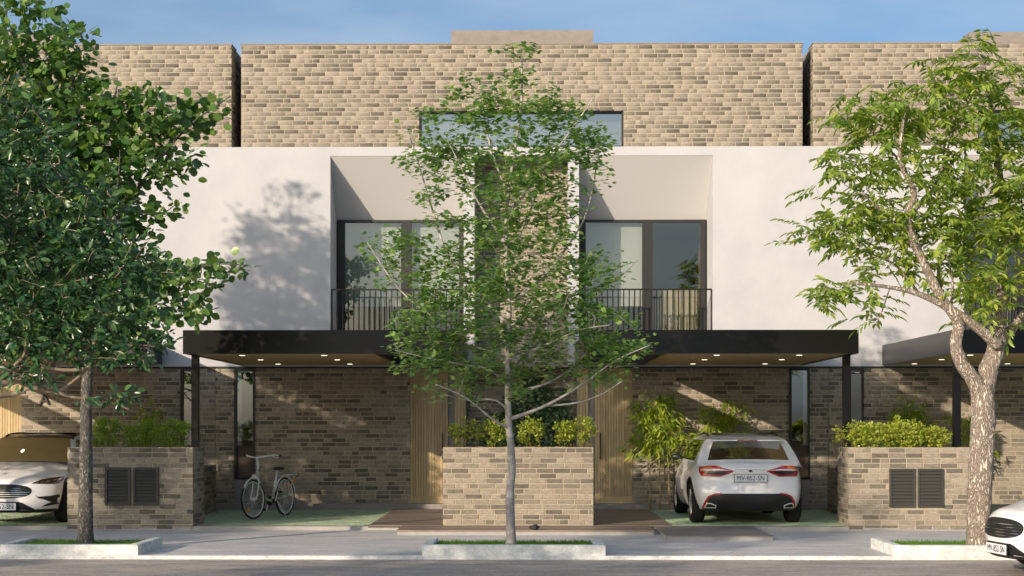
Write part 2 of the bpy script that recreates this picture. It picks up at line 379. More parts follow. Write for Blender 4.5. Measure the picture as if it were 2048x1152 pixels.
# turf paver bays: interlocked small pavers; too small and too many to pick apart singly
PW, PD = .205, .09
PV = [(0, 0, .05), (PW, 0, .05), (PW, PD, .05), (0, PD, .05), (.008, .008, .06), (PW - .008, .008, .06), (PW - .008, PD - .008, .06), (.008, PD - .008, .06)]
PF = [(4, 5, 6, 7), (0, 1, 5, 4), (1, 2, 6, 5), (2, 3, 7, 6), (3, 0, 4, 7)]
paver_me = bpy.data.meshes.new('paver'); paver_me.from_pydata(PV, [], PF); paver_me.materials.append(paver_m)
for k, (x0, x1) in enumerate(((-5.6, -2.37), (2.37, 5.6), (-13, -5.92), (5.92, 13))):
    base = struct('turf_paving', MB().box(x0, x1, YP + 0.24, YF - 0.23, 0.0405, 0.0495), moss_m)
    mb = MB(); y = YP + 0.24; row = 0; cnt = 0
    while y < YF - 0.25:
        x = x0 + (0.0 if row % 2 else -0.11)
        while x < x1:
            a, b = max(x, x0), min(x + PW, x1)
            if b - a > 0.03:
                j_ = rng.uniform(-0.003, 0.003)
                if k < 2 and cnt < 300:
                    o = bpy.data.objects.new('paver', paver_me); COL.objects.link(o); o.parent = base
                    o.location = (a, y, j_); o.scale.x = (b - a) / PW; cnt += 1
                else:
                    s_ = (b - a) / PW; mb.add([(a + v[0] * s_, y + v[1], v[2] + j_) for v in PV], PF)
            x += 0.215
        y += 0.10; row += 1
    mb.build('far_pavers', paver_m, base, kind='stuff')
    # concrete strip at the bay's front
    struct('bay_edge', MB().box(x0 + 0.002, x1 - 0.002, YP + 0.002, YP + 0.225, 0.0, 0.058), apron_m)

# ---------------------------------------------------------------- brickwork
BL, BH, BD, BJ = 0.25, 0.066, 0.05, 0.016       # brick length, height, depth, joint
CH = 0.0815                                      # course height


def brick_shape():
    c = 0.004
    vs = [(0, 0, 0), (1, 0, 0), (1, 0, 1), (0, 0, 1)]
    x0, x1, z0, z1 = -BL / 2, BL / 2, -BH / 2, BH / 2
    v = [(x0, 0, z0), (x1, 0, z0), (x1, 0, z1), (x0, 0, z1),
         (x0, -BD + c, z0), (x1, -BD + c, z0), (x1, -BD + c, z1), (x0, -BD + c, z1),
         (x0 + c, -BD, z0 + c), (x1 - c, -BD, z0 + c), (x1 - c, -BD, z1 - c), (x0 + c, -BD, z1 - c)]
    f = [(8, 9, 10, 11), (4, 5, 9, 8), (5, 6, 10, 9), (6, 7, 11, 10), (7, 4, 8, 11), (0, 1, 5, 4), (1, 2, 6, 5), (2, 3, 7, 6), (3, 0, 4, 7)]
    return v, f


BV, BF = brick_shape()
brick_me = bpy.data.meshes.new('brick'); brick_me.from_pydata(BV, [], BF); brick_me.materials.append(brick_m)
BVn = np.array(BV)


class BrickJob:
    """collects brick positions of one thing, then builds up to 300 as objects and the rest as one part"""
    def __init__(s, root, limit=300): s.root = root; s.single = []; s.rest = []; s.limit = limit

    def wall(s, origin, udir, width, z0, z1, openings=(), seed=0, single=False, proud=0.0):
        """origin: left foot of the FRONT face of the mortar; udir: along the wall; outward normal = udir x z"""
        r = random.Random(seed); u = Vector(udir).normalized(); nrm = u.cross(Vector((0, 0, 1)))
        ang = math.atan2(u.y, u.x); n = max(1, round((z1 - z0) / CH)); ch = (z1 - z0) / n
        for i in range(n):
            zc = z0 + ch * (i + 0.5)
            segs = [(0.0, width)]
            for (a, b, c, d) in openings:
                if c < zc < d:
                    new = []
                    for (p, q) in segs:
                        if b <= p or a >= q: new.append((p, q)); continue
                        if a > p: new.append((p, a))
                        if b < q: new.append((b, q))
                    segs = new
            x = -r.uniform(0.0, 0.25)
            cuts = []
            while x < width:
                l = BL if r.random() < 0.8 else (BL * 0.5 if r.random() < 0.6 else BL * 0.8)
                cuts.append((x, x + l)); x += l + BJ
            for (p, q) in segs:
                for (a, b) in cuts:
                    a2, b2 = max(a, p + 0.002), min(b, q - 0.002)
                    if b2 - a2 < 0.035: continue
                    pos = Vector(origin) + u * ((a2 + b2) / 2) + nrm * (0.004 + proud + r.uniform(-0.0015, 0.0015) - BD) * 1.0
                    pos = Vector((pos.x, pos.y, zc))
                    # brick local -Y is outward; rotate so that local +X = u
                    rec = (pos + nrm * 0.0, ang, (b2 - a2) / BL, (ch - BJ) / BH, nrm)
                    (s.single if single and len(s.single) < s.limit else s.rest).append(rec)
        return s

    def finish(s, parent, part='brickwork'):
        off = root_of(parent).location
        for (pos, ang, sx, sz, nrm) in s.single:
            o = bpy.data.objects.new('brick', brick_me); COL.objects.link(o); o.parent = parent
            o.location = pos - off; o.rotation_euler = (0, rng.uniform(-.003, .003), ang); o.scale = (sx, 1, sz)
        if s.rest:
            k = len(BV); V = np.zeros((len(s.rest) * k, 3)); F = []
            for i, (pos, ang, sx, sz, nrm) in enumerate(s.rest):
                c, sn = math.cos(ang), math.sin(ang); b = BVn * (sx, 1, sz)
                V[i * k:(i + 1) * k, 0] = b[:, 0] * c - b[:, 1] * sn + pos.x
                V[i * k:(i + 1) * k, 1] = b[:, 0] * sn + b[:, 1] * c + pos.y
                V[i * k:(i + 1) * k, 2] = b[:, 2] + pos.z
                F.append(np.array(BF) + i * k)
            np_mesh(part, V, np.concatenate(F), brick_m, parent, kind='stuff')


# brick local frame: front at local y=-BD.  For a wall facing -Y: u=+X, nrm = u x z = (1,0,0)x(0,0,1) = (0,-1,0).  good.

# ---------------------------------------------------------------- houses
def tall_window(root, x0, x1, z0, z1, y, sill=True, m=None):
    w = MB()
    w.box(x0, x0 + .045, y - .02, y + .10, z0, z1); w.box(x1 - .03, x1, y - .02, y + .10, z0, z1)
    w.box(x0 + .045, x1 - .03, y - .018, y + .10, z1 - .04, z1); w.box(x0 + .045, x1 - .03, y - .018, y + .10, z0, z0 + .03)
    zm = z0 + (z1 - z0) * 0.30
    w.box(x0 + .045, x1 - .03, y - .016, y + .08, zm, zm + .012)
    win = w.build('window', dark_m, root)
    MB().box(x0 + .045, x1 - .03, y + .03, y + .036, zm + .012, z1 - .04).build('pane', m or slit_m, win)
    MB().box(x0 + .045, x1 - .03, y + .02, y + .05, z0 + .03, zm).build('lower_panel', dkwood_m, win)
    return win


def timber_cladding(root, name, x0, x1, y, z0, z1, bw=0.052):
    n = max(1, round((x1 - x0) / bw)); w = (x1 - x0) / n
    back = MB().box(x0, x1, y + .012, y + .06, z0, z1).build(name, backing_m, root)
    for i in range(n):
        a = x0 + i * w + .0015; b = x0 + (i + 1) * w - .0015; c = .003
        d = rng.uniform(-.002, .002)
        MB().add([(a, y + .011, z0), (b, y + .011, z0), (b, y + .011, z1), (a, y + .011, z1), (a, y - .01, z0), (b, y - .01, z0), (b, y - .01, z1), (a, y - .01, z1),
                  (a + c, y - .016 + d, z0), (b - c, y - .016 + d, z0), (b - c, y - .016 + d, z1), (a + c, y - .016 + d, z1)],
                 [(8, 9, 10, 11), (4, 8, 11, 7), (9, 5, 6, 10), (0, 4, 7, 3), (5, 1, 2, 6), (0, 1, 5, 9, 8, 4), (3, 7, 11, 10, 6, 2)]).build('plank', wood_m, back)
    return back


ZW0, ZW1 = 2.74, 6.86         # white storey
ZR = 8.79                     # parapet
RD = 0.95                     # recess depth
ZH = 5.61                     # recess window head


def recess(root, x0, x1, blinds, z0=3.05):
    """sloping soffit, side cheeks are the white wall's own boxes; window wall, railing"""
    # sloping panel from the front face down to the window head
    MB().prism([(YF + .004, 6.685), (YF + RD, ZH), (YF + RD + .25, ZH), (YF + RD + .25, 6.685)], 'x', x0 + .002, x1 - .002).build('sloping_soffit', soffit_sun_m, root)
    MB().box(x0 + .002, x1 - .002, YF + .06, YF + RD + .25, z0 - .2, z0).build('balcony_floor', conc_m, root)
    y = YF + RD
    fr = MB(); fw = .07
    xm0 = x0 + (x1 - x0) * .50; xm1 = xm0 + .20
    fr.box(x0 + .03, x0 + .03 + .13, y - .05, y + .06, z0, ZH - .002); fr.box(x1 - .13, x1 - .03, y - .05, y + .06, z0, ZH - .002)
    fr.box(xm0, xm1, y - .048, y + .06, z0, ZH - .002)
    fr.box(x0 + .16, xm0, y - .046, y + .06, ZH - .045, ZH - .002); fr.box(xm1, x1 - .13, y - .046, y + .06, ZH - .045, ZH - .002)
    fr.box(x0 + .16, xm0, y - .046, y + .06, z0, z0 + .06); fr.box(xm1, x1 - .13, y - .046, y + .06, z0, z0 + .06)
    win = fr.build('balcony_window', dark_m, root)
    for (a, b, bl) in ((x0 + .16, xm0, blinds[0]), (xm1, x1 - .13, blinds[1])):
        MB().box(a, b, y, y + .012, z0 + .06, ZH - .045).build('pane', glass_m, win)
        if bl == 'blind':
            MB().box(a - .02, b + .02, y + .16, y + .165, z0 + .9, ZH - .02).build('roller_blind', blind_m, win)
        elif bl == 'curtain':
            c = MB(); n = 40; v = []; 
            for i in range(n + 1):
                t = i / n; v += [(a + (b - a) * t, y + .28 + .035 * math.sin(t * 38) + .012 * math.sin(t * 91), z0 + .02), (a + (b - a) * t, y + .28 + .03 * math.sin(t * 38 + .3), z0 + 1.25)]
            c.add(v, [(2 * i, 2 * i + 2, 2 * i + 3, 2 * i + 1) for i in range(n)]).build('curtain', curtain_m, win, smooth=True)
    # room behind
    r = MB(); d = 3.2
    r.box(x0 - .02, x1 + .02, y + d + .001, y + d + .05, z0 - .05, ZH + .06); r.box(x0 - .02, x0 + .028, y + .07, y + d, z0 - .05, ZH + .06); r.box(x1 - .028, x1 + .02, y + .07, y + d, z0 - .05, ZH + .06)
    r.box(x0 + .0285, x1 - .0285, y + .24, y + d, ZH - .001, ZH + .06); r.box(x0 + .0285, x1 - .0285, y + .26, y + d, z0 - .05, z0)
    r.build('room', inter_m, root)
    # railing
    zt = 4.20
    rl = MB().box(x0 + .012, x1 - .012, YF + .035, YF + .075, zt - .028, zt).box(x0 + .012, x1 - .012, YF + .04, YF + .07, z0 + .10, z0 + .13)
    rail = rl.build('railing', rail_m, root)
    n = round((x1 - x0 - .04) / .104)
    pr = None
    for i in range(n + 1):
        x = x0 + .022 + (x1 - x0 - .044) * i / n
        if pr is None:
            pr = MB().box(x - .011, x + .011, YF + .044, YF + .066, z0 + .131, zt - .029).build('baluster', rail_m, rail); xb = x
        else:
            c = pr.copy(); COL.objects.link(c); c.parent = rail; c.location.x = x - xb


def strip_window(root, x0, x1, z0, z1, y):
    fr = MB().box(x0, x0 + .035, y, y + .2, z0, z1).box(x1 - .035, x1, y, y + .2, z0, z1).box(x0 + .035, x1 - .035, y + .002, y + .2, z1 - .04, z1).box(x0 + .035, x1 - .035, y + .002, y + .2, z0, z0 + .03)
    win = fr.build('strip_window', dark_m, root)
    n = 2
    for i in range(n):
        a = x0 + .035 + (x1 - x0 - .07) * i / n; b = x0 + .035 + (x1 - x0 - .07) * (i + 1) / n
        MB().box(a + .002, b - .002, y + .12, y + .13, z0 + .03, z1 - .04).build('pane', strip_m, win)
    MB().box(x0 + .04, x1 - .04, y + .35, y + .36, z0 - .1, z1).build('roller_blind', blind_m, win)


def house(label, side):
    """side 0 = the pair in the middle; -1 / +1 = its neighbours"""
    if side == 0:
        xa, xb, ua, ub = -5.76, 5.76, -5.27, 5.27
        recs = [(-3.585, -1.08, ('blind', 'blind')), (1.08, 3.585, ('blind', 'curtain'))]
    elif side > 0:
        xa, xb, ua, ub = 5.7605, 14.5, 5.47, 14.5
        recs = [(8.28, 10.8, ('curtain', 'blind'))]
    else:
        xa, xb, ua, ub = -14.5, -5.7605, -14.5, -5.455
        recs = [(-10.8, -8.28, ('blind', 'curtain'))]
    root = thing('townhouse', (((xa + xb) / 2), YF, 0.0), label, 'house', 'townhouses of one terrace')
    job = BrickJob(root, 300)
    # --- white storey: wall of boxes round the openings (butted, never overlapping)
    wl = MB(); x = xa; ops = [(a, b) for a, b, _ in recs]
    if side == 0: ops = [ops[0], (-.88, .88), ops[1]]
    for (a, b) in ops:
        wl.box(x, a, YF, YF + 1.5, ZW0, ZW1); x = b
    wl.box(x, xb, YF, YF + 1.5, ZW0, ZW1)
    for (a, b) in ops:
        wl.box(a, b, YF, YF + (1.5 if a == -.88 else .30), 6.69, ZW1)
        if not (side == 0 and a == -.88): wl.box(a, b, YF, YF + .058, ZW0, 3.02)
    wl.build('white_wall', white_m, root)
    for (a, b, bl) in recs: recess(root, a, b, bl)
    # underside of the white storey
    MB().box(xa + .01, xb - .01, YF + .02, YF + 1.5, ZW0 - .03, ZW0 - .002).build('storey_soffit', dark_m, root)
    # --- top storey
    yb = YF + .05
    if side == 0: wins = [(-1.92, 1.92)]
    elif side > 0: wins = [(8.55, 12.4)]
    else: wins = [(-12.4, -8.55)]
    z7 = 7.57
    mo = MB(); x = ua
    for (a, b) in wins:
        mo.box(x, a, yb, yb + .45, ZW1 + .002, ZR); mo.box(a, b, yb, yb + .45, z7, ZR); x = b
    mo.box(x, ub, yb, yb + .45, ZW1 + .002, ZR)
    mo.box(ua, ua + .3, yb + .452, yb + 6, ZW1 + .002, ZR); mo.box(ub - .3, ub, yb + .452, yb + 6, ZW1 + .002, ZR)
    mo.box(ua + .31, ub - .31, yb + .46, yb + 6, ZW1 + 1.2, ZW1 + 1.3)
    mo.build('mortar_bed', mortar_m, root)
    job.wall((ua, yb, 0), (1, 0, 0), ub - ua, ZW1 + .006, ZR - .01, [(a - ua, b - ua, 0, z7) for a, b in wins], seed=21 + side)
    if side >= 0: job.wall((ua, yb + 6, 0), (0, -1, 0), 6, ZW1 + .006, ZR - .01, seed=5 + side)
    if side <= 0: job.wall((ub, yb, 0), (0, 1, 0), 6, ZW1 + .006, ZR - .01, seed=8 + side)
    MB().box(ua - .012, ub + .012, yb - .014, yb + .46, ZR + .001, ZR + .022).build('coping', conc_m, root)
    for (a, b) in wins: strip_window(root, a, b, ZW1 + .003, z7, yb + .03)
    # rooftop plant room
    if side == 0: rx = (-1.53, 1.53)
    elif side > 0: rx = (9.58, 13)
    else: rx = (-13, -9.9)
    MB().box(rx[0], rx[1], 33.0, 36, 8.1, 10.12 if side < 1 else 10.06).build('roof_block', conc_m, root)
    # --- ground floor
    yg = YF + .05; z0 = 0.05; z1 = ZW0 - .035
    mo = MB()
    if side == 0:
        for sg in (-1, 1):
            def X(a, b): return (min(sg * a, sg * b), max(sg * a, sg * b))
            for (a, b) in ((5.40, 5.758), (2.09, 5.02)):
                p, q = X(a, b); mo.box(p, q, yg, yg + .3, z0, z1)
                job.wall((p, yg, 0), (1, 0, 0), q - p, .17, z1, seed=31 + int(a * 7) + sg, single=(a < 3 and sg < 0) or (a < 3 and len(job.single) < 300))
            p, q = X(5.02, 5.40)
            tall_window(root, p, q, .62, z1 - .002, yg - .01)
            MB().box(p, q, yg - .02, yg + .25, z0, .615).build('window_base', plinth_m, root)
            # entrance: boarded door leaf, dark strip, boarded cheek
            p, q = X(1.38, 2.088)
            ds = timber_cladding(root, 'door', p, q, yg + .02, .30, z1)
            xh = (p + .10) if sg > 0 else (q - .10)
            MB().tube([(xh, yg - .03, 1.0), (xh, yg - .03, 1.5)], .012, 8).build('handle', dark_m, ds)
            MB().box(p, q, yg + .0, yg + .08, .17, .298).build('door_rail', wood_m, root)
            p, q = X(1.262, 1.378); MB().box(p, q, yg + .08, yg + .14, .17, z1).build('door_side_strip', plinth_m, root)
            p, q = X(1.045, 1.26); timber_cladding(root, 'timber_cheek', p, q, yg + .06, .17, z1, .055)
            p, q = X(1.045, 5.758)
            MB().box(p, q, YF - .22, yg + .2, .048, .168).build('plinth', plinth_m, root)
        # recessed middle panel, full height
        mo.box(-1.04, 1.04, YF + .62, YF + .9, z0, 6.68)
        job.wall((-1.04, YF + .62, 0), (1, 0, 0), 2.08, .17, 6.68, seed=55)
        for sg in (-1, 1):      # cheeks of the middle recess at street level
            p, q = min(sg * 1.041, sg * 1.06), max(sg * 1.041, sg * 1.06); MB().box(p, q, yg + .13, YF + .62, z0, z1).build('recess_cheek', plinth_m, root)
    else:
        # slit window next to the party line, brick, a door far along
        sg = side
        def X(a, b): return (min(sg * a, sg * b), max(sg * a, sg * b))
        for (a, b) in ((5.766, 6.13), (6.41, 9.42), (10.2, 14.4)):
            p, q = X(a, b); mo.box(p, q, yg, yg + .3, z0, z1)
            job.wall((p, yg, 0), (1, 0, 0), q - p, .17, z1, seed=71 + int(a * 3) + sg, single=(a < 9))
        p, q = X(6.13, 6.41); tall_window(root, p, q, .62, z1 - .002, yg - .01)
        MB().box(p, q, yg - .02, yg + .25, z0, .615).build('window_base', plinth_m, root)
        p, q = X(9.422, 10.198); timber_cladding(root, 'door', p, q, yg + .02, .17, z1)
        p, q = X(5.766, 14.4); MB().box(p, q, YF - .22, yg + .2, .048, .168).build('plinth', plinth_m, root)
        if side < 0:     # dark metal letters on the wall
            lt = bpy.data.curves.new('letter', 'FONT'); lt.body = 'A'; lt.size = .30; lt.extrude = .012; lt.align_x = 'LEFT'
            lo = bpy.data.objects.new('wall_letters', lt); COL.objects.link(lo); dg = bpy.context.evaluated_depsgraph_get()
            me = bpy.data.meshes.new_from_object(lo.evaluated_get(dg)); bpy.data.objects.remove(lo)
            me.materials.clear(); me.materials.append(dark_m)
            lo = bpy.data.objects.new('wall_letters', me); COL.objects.link(lo); lo.parent = root; lo.rotation_euler = (math.radians(90), 0, 0)
            lo.location = Vector((-9.08, yg - .03, 2.02)) - root.location
    mo.build('mortar_bed', mortar_m, root)
    # dark room behind the slit windows
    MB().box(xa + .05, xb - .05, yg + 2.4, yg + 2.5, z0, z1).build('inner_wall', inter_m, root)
    job.finish(root)
    return root


house('tan brick and white rendered pair of townhouses with twin balconies behind the slim tree', 0)
house('townhouse whose brick upper storey and white wall stand behind the pale barked tree', 1)
house('townhouse mostly hidden behind the dense dark leafed tree', -1)

# ---------------------------------------------------------------- carports


def carport(label, x0, x1, xs0, xs1, posts, lights):
    """x0..x1 canopy; xs0..xs1 light soffit"""
    r = thing('carport', ((x0 + x1) / 2, YP, 0.05), label, 'carport', 'black carport canopies')
    zt, zb = 3.13, 2.76
    MB().box(x0, x1, YP, YP + .06, zb, zt).build('fascia', black_m, r)
    MB().box(x0, x0 + .05, YP + .061, YF - .003, zb, zt).build('side_fascia', black_m, r); MB().box(x1 - .05, x1, YP + .061, YF - .003, zb, zt).build('side_fascia', black_m, r)
    MB().box(xs0, xs1, YP + .061, YF - .003, zt - .06, zt - .01).build('roof_deck', black_m, r)
    MB().box(xs0, xs1, YP + .062, YF - .006, zb + .012, zb + .03).build('soffit', soffit_m, r)
    # open slot above the entrance, framed by black beams
    for (a, b) in ((x0 + .052, xs0 - .002), (xs1 + .002, x1 - .052)):
        if b - a > .3:
            e_ = xs0 - .05 if b < xs0 else xs1
            MB().box(a, b, YP + .062, YP + .45, zb + .002, zt - .01).build('front_beam', black_m, r)
            MB().box(a, b, YF - .85, YF - .006, zb + .002, zt - .01).build('wall_beam', black_m, r)
            ea, eb = (b - .05, b) if b < xs0 + .01 else (a, a + .05)
            MB().box(ea, eb, YP + .452, YF - .852, zb + .002, zt - .01).build('slot_beam', black_m, r)
    for (lx, ly) in lights:
        d = MB().tube([(lx, ly, zb + .004), (lx, ly, zb + .011)], .062, 20).build('downlight', dark_m, r)
        MB().tube([(lx, ly, zb - .001), (lx, ly, zb + .0035)], .048, 20).build('lens', lamp_m, d)
    for (px, py, pz) in posts:
        MB().box(px - .055, px + .055, py - .055, py + .055, pz, zb - .001).build('post', black_m, r)
    return r


LY = (24.65, 26.35, 28.2)
carport('black flat canopy over the bay where the bicycle stands', -5.28, -1.0, -5.22, -2.30, [(-5.19, 24.5, 1.17)],
        [(x, y) for x in (-4.47, -3.15) for y in LY])
carport('black flat canopy over the car seen from behind', 1.0, 5.28, 2.30, 5.22, [(5.19, 24.5, 1.17)],
        [(x, y) for x in (3.15, 4.47) for y in LY])
carport('black canopy partly behind the trunk of the pale barked tree', 6.75, 11.5, 6.81, 10.2, [(6.94, 24.5, 1.17)], [(x, y) for x in (7.2, 8.9) for y in LY])
carport('black canopy behind the branches of the dense dark tree', -11.5, -6.75, -10.2, -6.81, [(-6.94, 24.5, 1.17)], [(x, y) for x in (-7.2, -8.9) for y in LY])

# ---------------------------------------------------------------- planters, divider walls, deck, steps


def louvre(root, x0, x1, z0, z1, y):
    fr = MB().box(x0, x0 + .035, y - .035, y, z0, z1).box(x1 - .035, x1, y - .035, y, z0, z1).box(x0 + .035, x1 - .035, y - .034, y, z1 - .035, z1).box(x0 + .035, x1 - .035, y - .034, y, z0, z0 + .035)
    fr.box(x0 + .035, x1 - .035, y - .006, y - .001, z0 + .035, z1 - .035)
    v = fr.build('louvre_vent', louver_m, root)
    n = 10; h = (z1 - z0 - .07) / n; first = None
    for i in range(n):
        z = z0 + .035 + h * i
        if first is None:
            first = MB().prism([(y - .032, z + .004), (y - .030, z - .002 + .012), (y - .008, z + h), (y - .008, z + h - .010)], 'x', x0 + .036, x1 - .036).build('slat', louver_m, v); zf = z
        else:
            c = first.copy(); COL.objects.link(c); c.parent = v; c.location.z = z - zf


def planter(label, x0, x1, y0, y1, z1, vents=None, seed=1, zbase=0.0):
    r = thing('brick_planter', ((x0 + x1) / 2, (y0 + y1) / 2, zbase), label, 'planter', 'brick planters along the pavement')
    t = .13; m = .008
    MB().box(x0 + m, x1 - m, y0 + m, y0 + t, zbase, z1 - .01).box(x0 + m, x1 - m, y1 - t, y1 - m, zbase, z1 - .01).box(x0 + m, x0 + t, y0 + t + .001, y1 - t - .001, zbase, z1 - .01).box(x1 - t, x1 - m, y0 + t + .001, y1 - t - .001, zbase, z1 - .01).build('mortar_bed', mortar_m, r)
    MB().box(x0 + t + .001, x1 - t - .001, y0 + t + .001, y1 - t - .001, zbase, z1 - .08).build('soil', soil_m, r)
    job = BrickJob(r, 300)
    ops = []
    for (a, b, c, d) in (vents or []): ops.append((a - x0 - .01, b - x0 + .01, c, d))
    job.wall((x0, y0 + m, 0), (1, 0, 0), x1 - x0, zbase + .005, z1, ops, seed=seed, single=True, proud=.004)
    job.wall((x1 - m, y0 + .055, 0), (0, 1, 0), y1 - y0 - .06, zbase + .005, z1, seed=seed + 1, single=True, proud=.004)
    job.wall((x0 + m, y1 - .005, 0), (0, -1, 0), y1 - y0 - .06, zbase + .005, z1, seed=seed + 2, single=True, proud=.004)
    job.finish(r)
    # coping of brick laid flat, as a thin mortar cap
    MB().box(x0 + .005, x1 - .005, y0 + .004, y0 + t, z1 - .008, z1 + .004).box(x0 + .005, x1 - .005, y1 - t, y1, z1 - .008, z1 + .004).box(x0 + .005, x0 + t, y0 + t + .001, y1 - t - .001, z1 - .008, z1 + .003).box(x1 - t, x1 - .005, y0 + t + .001, y1 - t - .001, z1 - .008, z1 + .003).build('coping', mortar_m, r)
    for (a, b, c, d) in (vents or []): louvre(r, a, b, c, d, y0 + .008)
    return r


planter('brick planter of sparse shrubs before the ivy, behind the slim tree', -1.21, 1.15, YP, YP + .85, 1.29, None, 3, 0.0)
planter('shaded brick planter with two louvred vents beside the grey trunk', -7.10, -5.12, YP, YP + .85, 1.29, [(-6.50, -6.10, .385, .98), (-6.06, -5.66, .385, .98)], 13)
planter('sunlit brick planter with two louvred vents left of the pale barked tree'.replace(' left of', ' next to'), 5.12, 7.10, YP, YP + .85, 1.29, [(5.755, 6.155, .36, .965), (6.195, 6.595, .36, .965)], 23)
for sg, lb in ((-1, 'low brick divider wall between the bicycle bay and the shaded planter'), (1, 'low brick divider wall beside the rear lit car')):
    x0, x1 = (-5.90, -5.62) if sg < 0 else (5.62, 5.90)
    if sg > 0: lb = 'low brick divider wall beside the car seen from behind'
    r = thing('divider_wall', ((x0 + x1) / 2, 26.5, .05), lb, 'wall', 'low brick divider walls')
    MB().box(x0 + .008, x1 - .008, YP + .87, 28.23, .05, .88).build('mortar_bed', mortar_m, r)
    job = BrickJob(r, 300)
    job.wall((x1 - .008, YP + .86, 0), (0, 1, 0), 28.25 - YP - .86, .055, .885, seed=91, single=True, proud=.004)
    job.wall((x0 + .008, 28.25, 0), (0, -1, 0), 28.25 - YP - .86, .055, .885, seed=92, single=True, proud=.004)
    job.finish(r)
    MB().box(x0 + .002, x1 - .002, YP + .865, 28.24, .881, .91).build('coping', plinth_m, r)

deck = thing('timber_deck', (0, 26, 0), 'dark timber entrance deck in front of the two boarded doors', 'deck')
MB().box(-2.36, 2.36, YP + .03, YF - .23, .046, .056).build('deck_base', dark_m, deck)
y = YP + .02; i = 0
while y < YF - .24:
    for (a, b) in ((-2.365, -1.22), (-1.216, 1.156), (1.16, 2.365)):
        if a == -1.216 and y < YP + .86: continue
        MB().box(a + .001, b - .001, y, min(y + .132, YF - .225), .057, .078 + rng.uniform(-.001, .001)).build('board', deck_m, deck)
    y += .138
step = thing('entrance_step', (0, 23.3, 0), 'dark boarded landing step in front of the middle planter', 'step')
MB().box(-1.83, 2.0, 22.95, YP - .003, -.02, .052).build('riser', apron_m, step)
for k in range(7):
    y = 22.94 + k * .15
    MB().box(-1.84, 2.01, y, min(y + .144, YP - .002), .053, .074 + rng.uniform(-.001, .001)).build('board', deck_m, step)
ramp = thing('dark_slab', (2.9, 22.6, 0), 'dark slab with pale riser in front of the car seen from behind', 'slab')
MB().box(2.11, 3.62, 21.95, YP - .004, -.02, .045).build('riser', apron_m, ramp)
MB().box(2.10, 3.63, 21.94, YP - .004, .046, .062).build('slab_top', slab_m, ramp)

# small dark stone lying on the step
bm = bmesh.new(); bmesh.ops.create_icosphere(bm, subdivisions=2, radius=.075)
for v in bm.verts:
    v.co.x *= 1.0 + .25 * math.sin(v.co.y * 40); v.co.z *= .55 + .2 * math.sin(v.co.x * 60); v.co.y *= .7
me = bpy.data.meshes.new('stone'); bm.to_mesh(me); bm.free(); me.materials.append(soap_m)
o = bpy.data.objects.new('stone', me); COL.objects.link(o); o.location = (.22, 22.99, .115)
tag(o, 'small dark stone lying on the landing step', 'stone')


def blades(name, x0, x1, y0, y1, z, n, parent, h=(.02, .05)):
    px = nrg.uniform(x0, x1, n); py = nrg.uniform(y0, y1, n); a = nrg.uniform(0, 6.28, n); hh = nrg.uniform(h[0], h[1], n); w = .006
    V = np.zeros((n, 3, 3)); dx, dy = np.cos(a), np.sin(a); lean = nrg.uniform(-.02, .02, (n, 2))
    V[:, 0] = np.stack([px - dx * w, py - dy * w, np.full(n, z)], 1); V[:, 1] = np.stack([px + dx * w, py + dy * w, np.full(n, z)], 1)
    V[:, 2] = np.stack([px + lean[:, 0], py + lean[:, 1], z + hh], 1)
    return np_mesh(name, V.reshape(-1, 3), np.arange(n * 3).reshape(n, 3), grass_m, parent, 'stuff')


def tree_pit(label, x0, x1):
    y0, y1 = YK + .04, YK + 1.34
    r = thing('tree_pit', ((x0 + x1) / 2, (y0 + y1) / 2, 0), label, 'tree pit', 'kerbed tree pits')
    t = .13; h = .135
    def bev(x0, x1, y0, y1, nm):
        c = .012
        MB().add([(x0, y0, -.04), (x1, y0, -.04), (x1, y1, -.04), (x0, y1, -.04), (x0, y0, h - c), (x1, y0, h - c), (x1, y1, h - c), (x0, y1, h - c), (x0 + c, y0 + c, h), (x1 - c, y0 + c, h), (x1 - c, y1 - c, h), (x0 + c, y1 - c, h)],
                 [(8, 9, 10, 11), (4, 5, 9, 8), (5, 6, 10, 9), (6, 7, 11, 10), (7, 4, 8, 11), (0, 1, 5, 4), (1, 2, 6, 5), (2, 3, 7, 6), (3, 0, 4, 7)]).build(nm, kerb_m, r)
    bev(x0, x1, y0, y0 + t, 'front_kerb'); bev(x0, x0 + t, y0 + t + .001, y1, 'side_kerb'); bev(x1 - t, x1, y0 + t + .001, y1, 'side_kerb')
    MB().box(x0 + t + .001, x1 - t - .001, y0 + t + .001, y1, -.02, .055).build('soil', soil_m, r)
    blades('grass', x0 + t + .01, x1 - t - .01, y0 + t + .01, y1 - .01, .055, 9000, r, (.03, .075))
    return r


tree_pit('pale kerbed grass pit of the slim tree', -1.21, 1.10)
tree_pit('pale kerbed grass pit of the grey trunked tree', -6.62, -4.80)
tree_pit('pale kerbed grass pit of the pale barked tree', 4.72, 7.0)
# ---------------------------------------------------------------- vegetation
def frames(direction, normal):
    a = direction / np.linalg.norm(direction, axis=1, keepdims=True)
    n = normal - a * np.sum(a * normal, axis=1, keepdims=True)
    n /= np.maximum(np.linalg.norm(n, axis=1, keepdims=True), 1e-6)
    return a, n, np.cross(n, a)


